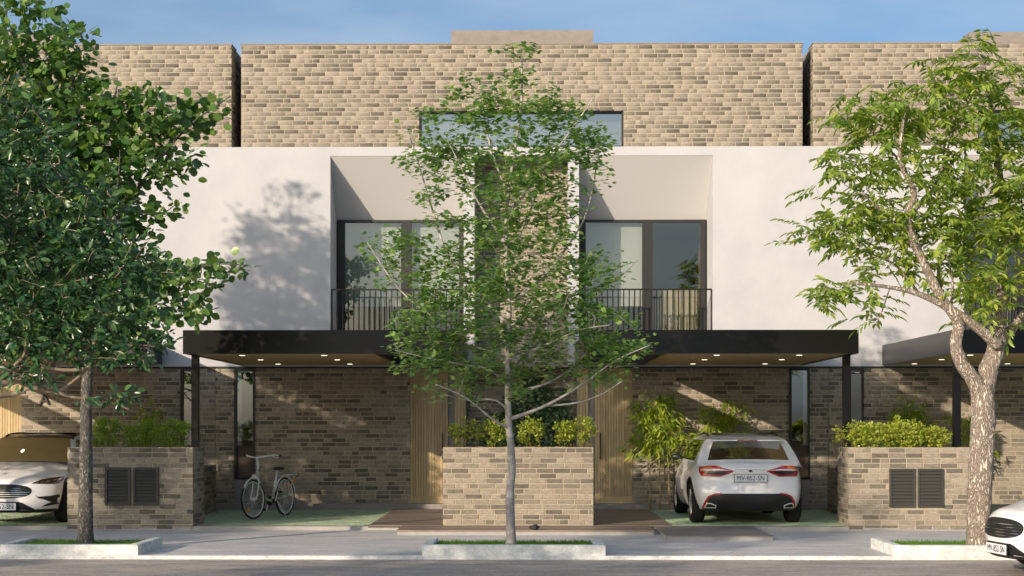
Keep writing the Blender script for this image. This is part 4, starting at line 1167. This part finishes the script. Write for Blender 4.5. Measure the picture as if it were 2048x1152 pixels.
def make_car():
    root = bpy.data.objects.new('parked_car', None); COL.objects.link(root)
    bme = car_body_mesh()
    body = bpy.data.objects.new('body', bme); COL.objects.link(body); body.parent = root
    bvh = BVHTree.FromPolygons([v.co.copy() for v in bme.vertices], [tuple(p.vertices) for p in bme.polygons])
    # ---- cabin
    ST = [.10, .20, .26, .39, .52, .62, .74, 1.0, 1.30, 1.37, 1.7, 2.0, 2.17, 2.24, 2.45, 2.62, 2.80, 2.96, 3.12]
    def sec(y):
        zr = lerp_tab(ZRF, y); zb = 1.0; f = .80 if y < .66 else (.80 + (y - .66) * .6 if y < .85 else .91)
        z2 = min(1.335, zr - .045)
        pts = [(xz_at(.93) + .0, .93), (xz_at(zb) - .004, zb if zr > 1.06 else min(zb, zr - .03)), (xz_at(max(z2, 1.0)), max(z2, min(zb + .003, zr - .02))), (xz_at(zr - .015) * .985, zr - .012), (xz_at(zr) * f, zr + .004), (xz_at(zr) * f * .5, zr + .018), (0, zr + .022)]
        return pts
    secs = [sec(y) for y in ST]; n = len(secs[0])
    def V(i, j, sg): return (sg * secs[i][j][0], ST[i] + (.06 * (secs[i][j][0] / .8) ** 2 if ST[i] < .7 else (-.10 * (secs[i][j][0] / .8) ** 2 if ST[i] > 2.4 else 0)), secs[i][j][1])
    shells = {}
    def put(nm, q): shells.setdefault(nm, []).append(q)
    for i in range(len(ST) - 1):
        ym = (ST[i] + ST[i + 1]) / 2
        for j in range(n - 1):
            for sg in (-1, 1):
                q = [V(i, j, sg), V(i + 1, j, sg), V(i + 1, j + 1, sg), V(i, j + 1, sg)]
                if sg > 0: q = q[::-1]
                if j == 1 and .70 < ym < 2.97:
                    if 1.30 < ym < 1.37 or 2.17 < ym < 2.24: put('pillar', q)
                    elif ym < 1.30: put('rear_side_window%d' % sg, q)
                    elif ym < 2.17: put('side_window%d' % sg, q)
                    else: put('front_side_window%d' % sg, q)
                elif j >= 4 and .26 < ym < .52: put('rear_window', q)
                elif j >= 4 and 2.45 < ym < 3.1: put('windscreen', q)
                else: put('cabin' if not (j >= 3 and .6 < ym < 2.45) else 'roof', q)
    parts = {}
    for nm, qs in shells.items():
        mb = MB()
        for q in qs: mb.add(q, [(0, 1, 2, 3)])
        base = nm.rstrip('-10123456789')
        m = carglass_m if 'window' in nm or 'windscreen' in nm else (carblack_m if nm == 'pillar' else paint_m)
        o = mb.build(base, m, root, smooth=True)
        bm = bmesh.new(); bm.from_mesh(o.data); bmesh.ops.remove_doubles(bm, verts=bm.verts, dist=.0005); bm.to_mesh(o.data); bm.free()
        parts[nm] = o
    # black surround lines of the glass
    # ---- decals that follow the body surface
    def decal(name, poly, end, m, th=.006, parent=None, cuts=3, sink=0.0):
        sgn = -1 if end == 'rear' else 1
        bm = bmesh.new(); vs = [bm.verts.new((p[0], 0, p[1])) for p in poly]; bm.faces.new(vs)
        bmesh.ops.triangulate(bm, faces=bm.faces[:])
        for _ in range(cuts):
            long = [e for e in bm.edges if e.calc_length() > .05]
            if long: bmesh.ops.subdivide_edges(bm, edges=long, cuts=1); bmesh.ops.triangulate(bm, faces=bm.faces[:])
        for v in bm.verts:
            o0 = Vector((v.co.x, -3 if end == 'rear' else 8, v.co.z)); hit = bvh.ray_cast(o0, Vector((0, -sgn, 0)))
            if hit[0] is not None and abs(hit[0].y - (0 if end == 'rear' else CL)) < .75: v.co.y = hit[0].y + sgn * (th - sink)
            else:
                q, nq, _, _ = bvh.find_nearest(Vector((v.co.x, .2 if end == 'rear' else 3.9, v.co.z))); v.co = q + nq * th
        r = bmesh.ops.extrude_face_region(bm, geom=bm.faces[:])
        for v in [e for e in r['geom'] if isinstance(e, bmesh.types.BMVert)]: v.co.y -= sgn * .03
        bmesh.ops.recalc_face_normals(bm, faces=bm.faces[:])
        me = bpy.data.meshes.new(name); bm.to_mesh(me); bm.free(); me.materials.append(m)
        o = bpy.data.objects.new(name, me); COL.objects.link(o); o.parent = parent or root
        return o
    def zc(zy): return 1.6635 - zy / 660
    def xc(zx): return (zx - 878) / 660
    # tail lights
    for sg in (-1, 1):
        def pl(l): return [(sg * -xc(a) if sg > 0 else xc(a), zc(b) - (.022 if b < 600 else 0)) for a, b in l]
        tl = decal('tail_light', pl([(362, 470), (440, 458), (545, 470), (712, 520), (640, 556), (565, 580), (378, 578), (356, 535)]), 'rear', red_m, .010)
        decal('indicator', pl([(372, 472), (440, 463), (480, 466), (480, 498), (372, 500)]), 'rear', orange_m, .015, tl, 2)
        decal('light_strip', pl([(372, 502), (480, 500), (560, 500), (690, 517), (560, 514), (372, 520)]), 'rear', plate_m, .016, tl, 2)
        decal('dark_lens', pl([(402, 526), (560, 518), (675, 524), (600, 552), (550, 562), (412, 552)]), 'rear', lampdark_m, .016, tl, 2)
        decal('bumper_reflector', pl([(385, 925), (405, 850), (440, 795), (500, 770), (575, 762), (575, 776), (505, 786), (455, 808), (428, 850), (415, 925)]), 'rear', red_m, .012, None, 2)
        ex = decal('exhaust', pl([(403, 926), (428, 868), (470, 872), (524, 893), (524, 926)]), 'rear', plate_m, .022, None, 2)
        decal('exhaust_mouth', pl([(415, 918), (434, 878), (468, 882), (515, 899), (515, 918)]), 'rear', carblack_m, .027, ex, 2)
    decal('bumper_skirt', [(xc(a), zc(b)) for a, b in ((398, 938), (412, 880), (445, 812), (500, 784), (575, 770), (878, 768), (1181, 770), (1256, 784), (1311, 812), (1344, 880), (1358, 938))], 'rear', carblack_m, .010, None, 4)
    decal('tail_crease', [(xc(a), zc(b)) for a, b in ((715, 517), (1041, 517), (1041, 525), (715, 525))], 'rear', chrome_m, .004, None, 2)
    decal('boot_badge', [(.03 * math.cos(q), zc(535) + .018 * math.sin(q)) for q in np.linspace(0, 6.28, 9)[:-1]], 'rear', carblack_m, .010, None, 0)
    def plate(end, zmid, parent=None):
        sgn = -1 if end == 'rear' else 1
        o0 = Vector((0, -3 if end == 'rear' else 8, zmid)); y = bvh.ray_cast(o0, Vector((0, -sgn, 0)))[0].y + sgn * .022
        p = MB().box(-.262, .262, y - .006, y + .006, zmid - .062, zmid + .062).build('number_plate', ink_m if end == 'rear' else ink_m, root)
        yy = y + sgn * .0075
        MB().box(-.254, .254, min(yy, yy - sgn * .003), max(yy, yy - sgn * .003), zmid - .055, zmid + .055).build('plate_face', plate_m, p)
        c = bpy.data.curves.new('t', 'FONT'); c.body = 'MV-852-SN'; c.size = .108; c.extrude = .001; c.align_x = 'CENTER'; c.align_y = 'CENTER'; c.space_character = 1.0
        o = bpy.data.objects.new('plate_text', c); COL.objects.link(o); me = eval_mesh(o); bpy.data.objects.remove(o)
        me.materials.clear(); me.materials.append(ink_m)
        o = bpy.data.objects.new('plate_text', me); COL.objects.link(o); o.parent = p
        o.rotation_euler = (math.radians(90), 0, 0 if end == 'rear' else math.pi); o.location = (0, yy + sgn * .0025, zmid - .002); o.scale = (.86, 1.0, 1)
    plate('rear', .741)
    # ---- front
    K = .93
    def xf(zx): return (zx - 27) / 660 * K
    gr = decal('grille', [(.478 * math.copysign(abs(math.cos(q)) ** .75, math.cos(q)), .535 + .112 * math.copysign(abs(math.sin(q)) ** .8, math.sin(q)) - (.0 if math.sin(q) > 0 else .0)) for q in np.linspace(0, 2 * math.pi, 29)[:-1]], 'front', carblack_m, .008, None, 3)
    decal('grille_rim', [(.50 * math.copysign(abs(math.cos(q)) ** .75, math.cos(q)), .535 + .13 * math.copysign(abs(math.sin(q)) ** .8, math.sin(q))) for q in np.linspace(0, 2 * math.pi, 29)[:-1]], 'front', paint_m, .004, None, 3)
    for k in range(5):
        z = .455 + k * .032; hw = .45 * math.sqrt(max(0, 1 - ((z - .535) / .118) ** 2)) ** .8
        decal('grille_bar', [(-hw, z - .0035), (hw, z - .0035), (hw, z + .0035), (-hw, z + .0035)], 'front', chrome_m, .014, gr, 4)
    for sg in (-1, 1):
        hl = decal('headlight', [(sg * x, z) for x, z in ((.455, .655), (.56, .715), (.66, .735), (.80, .755), (.815, .70), (.79, .648), (.74, .640), (.60, .648))], 'front', lampdark_m, .010, None, 3)
        for (a, b) in ((.50, .555), (.565, .62), (.63, .685)):
            decal('lamp_segment', [(sg * a, .662), (sg * b, .664), (sg * (b - .005), .690 + (b - .55) * .1), (sg * (a + .01), .682 + (a - .5) * .1)], 'front', chrome_m, .016, hl, 1)
        decal('lamp_segment', [(sg * x, z) for x, z in ((.71, .71), (.78, .725), (.785, .70), (.72, .69))], 'front', chrome_m, .016, hl, 1)
        decal('air_intake', [(sg * x, z) for x, z in ((.52, .475), (.56, .445), (.72, .455), (.82, .475), (.835, .40), (.80, .315), (.70, .30), (.60, .285), (.68, .335), (.80, .37), (.66, .395), (.57, .42))], 'front', carblack_m, .008, None, 3)
        decal('lower_wing', [(sg * x, z) for x, z in ((.27, .345), (.33, .36), (.45, .285), (.52, .235), (.27, .245))], 'front', carblack_m, .007, None, 3)
    decal('lower_intake', [(-.30, .37), (.30, .37), (.34, .30), (.27, .225), (-.27, .225), (-.34, .30)], 'front', carblack_m, .006, None, 3)
    decal('splitter', [(-.55, .235), (.55, .235), (.60, .195), (-.60, .195)], 'front', carblack_m, .03, None, 3)
    plate('front', .295)
    # ---- wheels
    for y in (WB0, WB1):
        for sg in (-1, 1):
            w = MB(); c = Vector((sg * .775, y, .33))
            prof = [(.215, -.10), (.30, -.108), (.322, -.09), (.331, -.04), (.331, .04), (.322, .09), (.30, .108), (.215, .10)]
            nseg = 36; b = []
            for i in range(nseg):
                a = 2 * math.pi * i / nseg
                for (r, x) in prof: w.v.append(c + Vector((x, r * math.cos(a), r * math.sin(a))))
            m_ = len(prof)
            for i in range(nseg):
                for k in range(m_):
                    w.f.append((i * m_ + k, ((i + 1) % nseg) * m_ + k, ((i + 1) % nseg) * m_ + (k + 1) % m_, i * m_ + (k + 1) % m_))
            wh = w.build('tyre', tyre_m, root, smooth=True)
            rm = MB().torus(c + Vector((sg * .085, 0, 0)), (1, 0, 0), .212, .016, 32, 6).disc(c + Vector((sg * .08, 0, 0)), (1, 0, 0), .05, .03, 14)
            for q in range(10):
                a = 2 * math.pi * q / 10; d = Vector((0, math.cos(a), math.sin(a))); rm.tube([c + Vector((sg * .085, 0, 0)) + d * .04, c + Vector((sg * .09, 0, 0)) + d * .205], [.018, .013], 5)
            rm.disc(c, (1, 0, 0), .205, .02, 24)
            rm.build('rim', rim_m, wh, smooth=False)
            # black wheel arch lip
            al = MB(); pts = []
            for i in range(21):
                a = math.pi * (-.04 + 1.08 * i / 20); yy = y + .40 * math.cos(a); zz = .33 + .40 * math.sin(a)
                h = bvh.ray_cast(Vector((sg * 3, yy, zz)), Vector((-sg, 0, 0)))[0]
                pts.append((h.x - sg * .004 if h is not None and abs(h.x) > .6 else sg * .84, yy, zz))
            al.tube(pts, .017, 6).build('arch_lip', carblack_m, root, smooth=True)
    # ---- mirrors, roof rails, spoiler, interior
    for sg in (-1, 1):
        bm = bmesh.new(); bmesh.ops.create_icosphere(bm, subdivisions=2, radius=1)
        for v in bm.verts: v.co = Vector((sg * .935 + v.co.x * .095, 2.55 + v.co.y * .06 * (1 + .3 * v.co.x), 1.03 + v.co.z * .062 * (1 - .2 * v.co.x * sg)))
        me = bpy.data.meshes.new('mirror'); bm.to_mesh(me); bm.free(); me.materials.append(carblack_m); me.polygons.foreach_set('use_smooth', [True] * len(me.polygons))
        o = bpy.data.objects.new('wing_mirror', me); COL.objects.link(o); o.parent = root
        MB().tube([(sg * .80, 2.58, .985), (sg * .88, 2.56, 1.01)], .02, 6).build('stalk', carblack_m, o)
        pts = [(sg * (xz_at(1.40) - .03), y, lerp_tab(ZRF, y) + .016 + (.0 if 1.0 < y < 2.1 else -.012)) for y in (.95, 1.05, 1.3, 1.6, 2.0, 2.2)]
        MB().tube(pts, .014, 6).build('roof_rail', carblack_m, root, smooth=True)
        for yy, zz in ((1.62, 1.0), (.95, 1.0)):
            st = MB()
            bmx = bmesh.new(); bmesh.ops.create_cube(bmx, size=1)
            bmesh.ops.bevel(bmx, geom=bmx.edges[:], offset=.28, segments=3, affect='EDGES')
            for v in bmx.verts: v.co = Vector((sg * .36 + v.co.x * .27, yy + v.co.y * .10, 1.115 + v.co.z * .19))
            me = bpy.data.meshes.new('headrest'); bmx.to_mesh(me); bmx.free(); me.materials.append(seat_m); me.polygons.foreach_set('use_smooth', [True] * len(me.polygons))
            o = bpy.data.objects.new('headrest', me); COL.objects.link(o); o.parent = root
            st.box(sg * .36 - .23, sg * .36 + .23, yy - .07, yy + .07, .85, 1.03).build('seat_back', seat_m, root)
    sp = MB().add([(-.56, .42, 1.345), (.56, .42, 1.345), (.55, .66, 1.385), (-.55, .66, 1.385), (-.55, .41, 1.325), (.55, .41, 1.325), (.55, .60, 1.345), (-.55, .60, 1.345)], [(0, 1, 2, 3), (4, 5, 1, 0), (7, 6, 5, 4), (1, 5, 6, 2), (0, 3, 7, 4)]).build('spoiler', paint_m, root)
    MB().box(-.16, .16, .402, .408, 1.329, 1.341).build('brake_light', red_m, sp)
    MB().add([(-.46, 1.05, 1.432), (.46, 1.05, 1.432), (.46, 1.9, 1.447), (-.46, 1.9, 1.447)], [(0, 1, 2, 3)]).build('sunroof', carblack_m, root)
    bmx = bmesh.new(); bmesh.ops.create_icosphere(bmx, subdivisions=2, radius=1)
    for v in bmx.verts: v.co = Vector((v.co.x * .12, 2.38 + v.co.y * .02, 1.27 + v.co.z * .035))
    me = bpy.data.meshes.new('m'); bmx.to_mesh(me); bmx.free(); me.materials.append(carblack_m); o = bpy.data.objects.new('inner_mirror', me); COL.objects.link(o); o.parent = root
    MB().box(-.75, .75, 2.45, 3.0, .93, .985).build('dashboard', carblack_m, root)
    MB().torus((-.36, 2.3, 1.0), (0, -.9, .4), .17, .014, 24, 6).build('steering_wheel', carblack_m, root)
    # shut lines of doors
    return root


car = make_car()
car.location = (3.645, 24.28, .062)
tag(car, 'white hatchback parked nose in, seen from behind', 'car', 'white parked cars')
car2 = copy_tree(car); car2.location = (-8.20, 24.12 + CL, .062); car2.rotation_euler.z = math.pi
car2['label'] = 'white car with black roof facing the street under the dense tree'
for ch in car2.children:
    if ch.name.startswith('roof') and not ch.name.startswith('roof_rail'):
        ch.data = ch.data.copy(); ch.data.materials[0] = roofblack_m
    if ch.name.startswith('spoiler'): ch.data = ch.data.copy(); ch.data.materials[0] = roofblack_m
car3 = copy_tree(car)
yawc = math.radians(CAR3[3]); car3.rotation_euler.z = yawc
fwd = Vector((-math.sin(yawc), math.cos(yawc), 0)); nose = Vector((CAR3[0], CAR3[1], CAR3[2])); car3.location = nose - fwd * CL
car3['label'] = 'white car on the road nosing in beside the pale barked tree'

# ---------------------------------------------------------------- bicycle
rw = Vector((-4.10, 26.72, 0)); fw = Vector((-4.47, 25.70, 0)); fdir = (fw - rw).normalized(); side = fdir.cross(Vector((0, 0, 1)))
bk = thing('bicycle', (rw + fw) / 2 + Vector((0, 0, .062)), 'silver and sage green city bicycle on its kickstand in the bay', 'bicycle')
ZB = .062; WR = .335
LEAN = .04


def B(f, z, s=0.0):
    """f metres ahead of the rear axle, z above floor, s to the side"""
    return rw + fdir * f + Vector((0, 0, z + ZB)) + side * (s + LEAN * z)


wbase = (fw - rw).length
for nm, f, ax, R in (('rear_wheel', 0, None, 0), ('front_wheel', wbase, None, .1)):
    a = side.copy(); a.z = 0; a = (side + Vector((0, 0, -LEAN))).normalized()
    if f: a = (a - fdir * .10).normalized()
    c = B(f, WR)
    w = MB().torus(c, a, WR - .018, .018, 48, 8).build(nm, bikeb_m, bk, smooth=True)
    MB().torus(c, a, WR - .042, .011, 48, 6).build('rim', bikew_m, w, smooth=True)
    MB().disc(c, a, .028, .09, 12).build('hub', bikew_m, w, smooth=True)
    sp = MB(); u = a.orthogonal().normalized(); v = a.cross(u)
    for k in range(28):
        t = 2 * math.pi * k / 28; t2 = t + (.35 if k % 2 else -.35); e = 1 if k % 4 < 2 else -1
        sp.tube([c + a * .03 * e + (u * math.cos(t2) + v * math.sin(t2)) * .025, c + (u * math.cos(t) + v * math.sin(t)) * (WR - .045)], .0016, 3, cap=False)
    sp.build('spokes', bikew_m, w)
    d = (-fdir * .55 - Vector((0, 0, .8))).normalized() if f else (-fdir * .25 + Vector((0, 0, .9))).normalized()
    MB().box(-.001, .001, -.03, .03, -.02, .02)
    rf = c + ((fdir * .62 - Vector((0, 0, .7))).normalized() if f else (-fdir * .5 + Vector((0, 0, .8))).normalized()) * (WR - .10)
    MB().tube([rf - a * .012, rf + a * .012], .035, 10).build('wheel_reflector', reflor_m, w)
    # mudguard
    mg = []
    for k in range(17):
        t = (math.radians(20) + math.radians(150) * k / 16) if not f else (math.radians(35) + math.radians(90) * k / 16)
        d2 = (fdir * -math.cos(math.pi - t) + Vector((0, 0, math.sin(t))))
        dd = fdir * math.cos(t) + Vector((0, 0, 1)) * math.sin(t)
        mg.append(c + dd * (WR + .022))
    MB().tube(mg, .016, 6).build('mudguard', bikew_m if not f else bikew_m, w, smooth=True)
bb = (.45, .28)
head_t, head_b = (.90, .84), (.945, .66)
MB().tube([B(*head_t), B(*head_b)], .022, 10).tube(smooth_path([B(.925, .74), B(.80, .52), B(.66, .33), B(*bb)], 5), .021, 10).tube([B(*bb), B(.30, .60)], .019, 10).tube([B(*bb), B(0, WR, .06)], .011, 8).tube([B(*bb), B(0, WR, -.06)], .011, 8).tube([B(.30, .58), B(0, WR, .06)], .009, 8).tube([B(.30, .58), B(0, WR, -.06)], .009, 8).build('frame', bikeg_m, bk, smooth=True)
MB().tube([B(.33, .50), B(.24, .80)], .016, 10).tube([B(.36, .44), B(.30, .62)], .024, 10).build('seat_post', bikew_m, bk, smooth=True)
sm = MB(); nsec = 8
prof = [(-.13, .075, .02), (-.10, .085, .03), (-.04, .075, .034), (.03, .045, .03), (.09, .022, .025), (.13, .014, .02)]
sd = []
for (f, hw, h) in prof:
    for q in range(nsec):
        t = 2 * math.pi * q / nsec; sd.append(B(.22 + f, .83 + h * math.sin(t), hw * math.cos(t)))
sm.add(sd, [(i * nsec + q, i * nsec + (q + 1) % nsec, (i + 1) * nsec + (q + 1) % nsec, (i + 1) * nsec + q) for i in range(len(prof) - 1) for q in range(nsec)] + [tuple(range(nsec))[::-1], tuple(range((len(prof) - 1) * nsec, len(prof) * nsec))])
sm.build('saddle', leather_m, bk, smooth=True)
fk = MB().tube([B(.93, .70), B(.95, .67)], .025, 8)
for s in (-1, 1): fk.tube(smooth_path([B(.945, .68, s * .02), B(.96, .64, s * .05), B(1.02, .46, s * .055), B(wbase, WR, s * .055)], 4), .013, 8)
fk.build('fork', bikew_m, bk, smooth=True)
MB().tube(smooth_path([B(.90, .84), B(.885, .92), B(.90, .99), B(.93, 1.03)], 4), .017, 8).tube([B(.89, .90), B(.885, .93)], .026, 8).build('stem', bikew_m, bk, smooth=True)
hb = smooth_path([B(.72, 1.06, -.31), B(.80, 1.07, -.26), B(.90, 1.05, -.15), B(.93, 1.03, 0), B(.90, 1.05, .15), B(.80, 1.07, .26), B(.72, 1.06, .31)], 5)
ho = MB().tube(hb, .013, 8).build('handlebar', bikew_m, bk, smooth=True)
for s in (-1, 1):
    MB().tube([B(.68, 1.055, s * .325), B(.785, 1.068, s * .265)], .018, 8).build('grip', leather_m, ho, smooth=True)
    MB().tube([B(.80, 1.05, s * .25), B(.72, 1.02, s * .31)], .006, 6).build('brake_lever', bikew_m, ho, smooth=True)
MB().tube([B(.97, .70), B(1.03, .71), B(1.045, .71)], [.02, .045, .04], 14).build('head_lamp', bikew_m, bk, smooth=True)
cr = MB()
for s in (-1, 1):
    for (f0, f1) in ((-.02, -.36),): cr.tube(smooth_path([B(.16, .70, s * .05), B(.0, .70, s * .06), B(-.30, .71, s * .06)], 3), .007, 6)
    cr.tube([B(-.06, .70, s * .06), B(0, WR + .02, s * .07)], .005, 6).tube([B(-.26, .705, s * .06), B(0, WR + .02, s * .075)], .005, 6)
for f in (.0, -.10, -.20, -.30): cr.tube([B(f, .705, -.06), B(f, .705, .06)], .006, 6)
cr.tube([B(-.30, .71, -.10), B(-.30, .71, .10)], .008, 6)
cr.build('rack', bikew_m, bk, smooth=True)
MB().box(0, 0, 0, 0, 0, 0)
p0 = B(-.32, .60); MB().tube([p0, p0 - fdir * .02], .035, 12).build('rear_reflector', reflor_m, bk)
ck = MB().disc(B(*bb, .05), side, .085, .008, 20).disc(B(*bb, 0), side, .03, .09, 12).build('chainring', bikeb_m, bk, smooth=False)
for s, a in ((1, -1.2), (-1, 1.94)):
    e = B(bb[0] + .165 * math.cos(a), bb[1] + .165 * math.sin(a), s * .08)
    k = MB().tube([B(*bb, s * .065), e], .010, 6).build('crank', bikew_m, ck)
    MB().tube([e - fdir * .045 + side * s * .05, e + fdir * .045 + side * s * .05], .020, 6).build('pedal', bikeb_m, k)
MB().tube([B(bb[0], bb[1] + .06, .05), B(0, WR + .04, .05)], .006, 6).tube([B(bb[0], bb[1] - .07, .05), B(0, WR - .04, .05)], .006, 6).build('chain', bikeb_m, bk)
MB().tube([B(.36, .27, -.05), B(.28, -.0, -.17)], .010, 6).tube([B(.28, .0, -.17), B(.32, .0, -.19)], .010, 6).build('kickstand', bikew_m, bk, smooth=True)
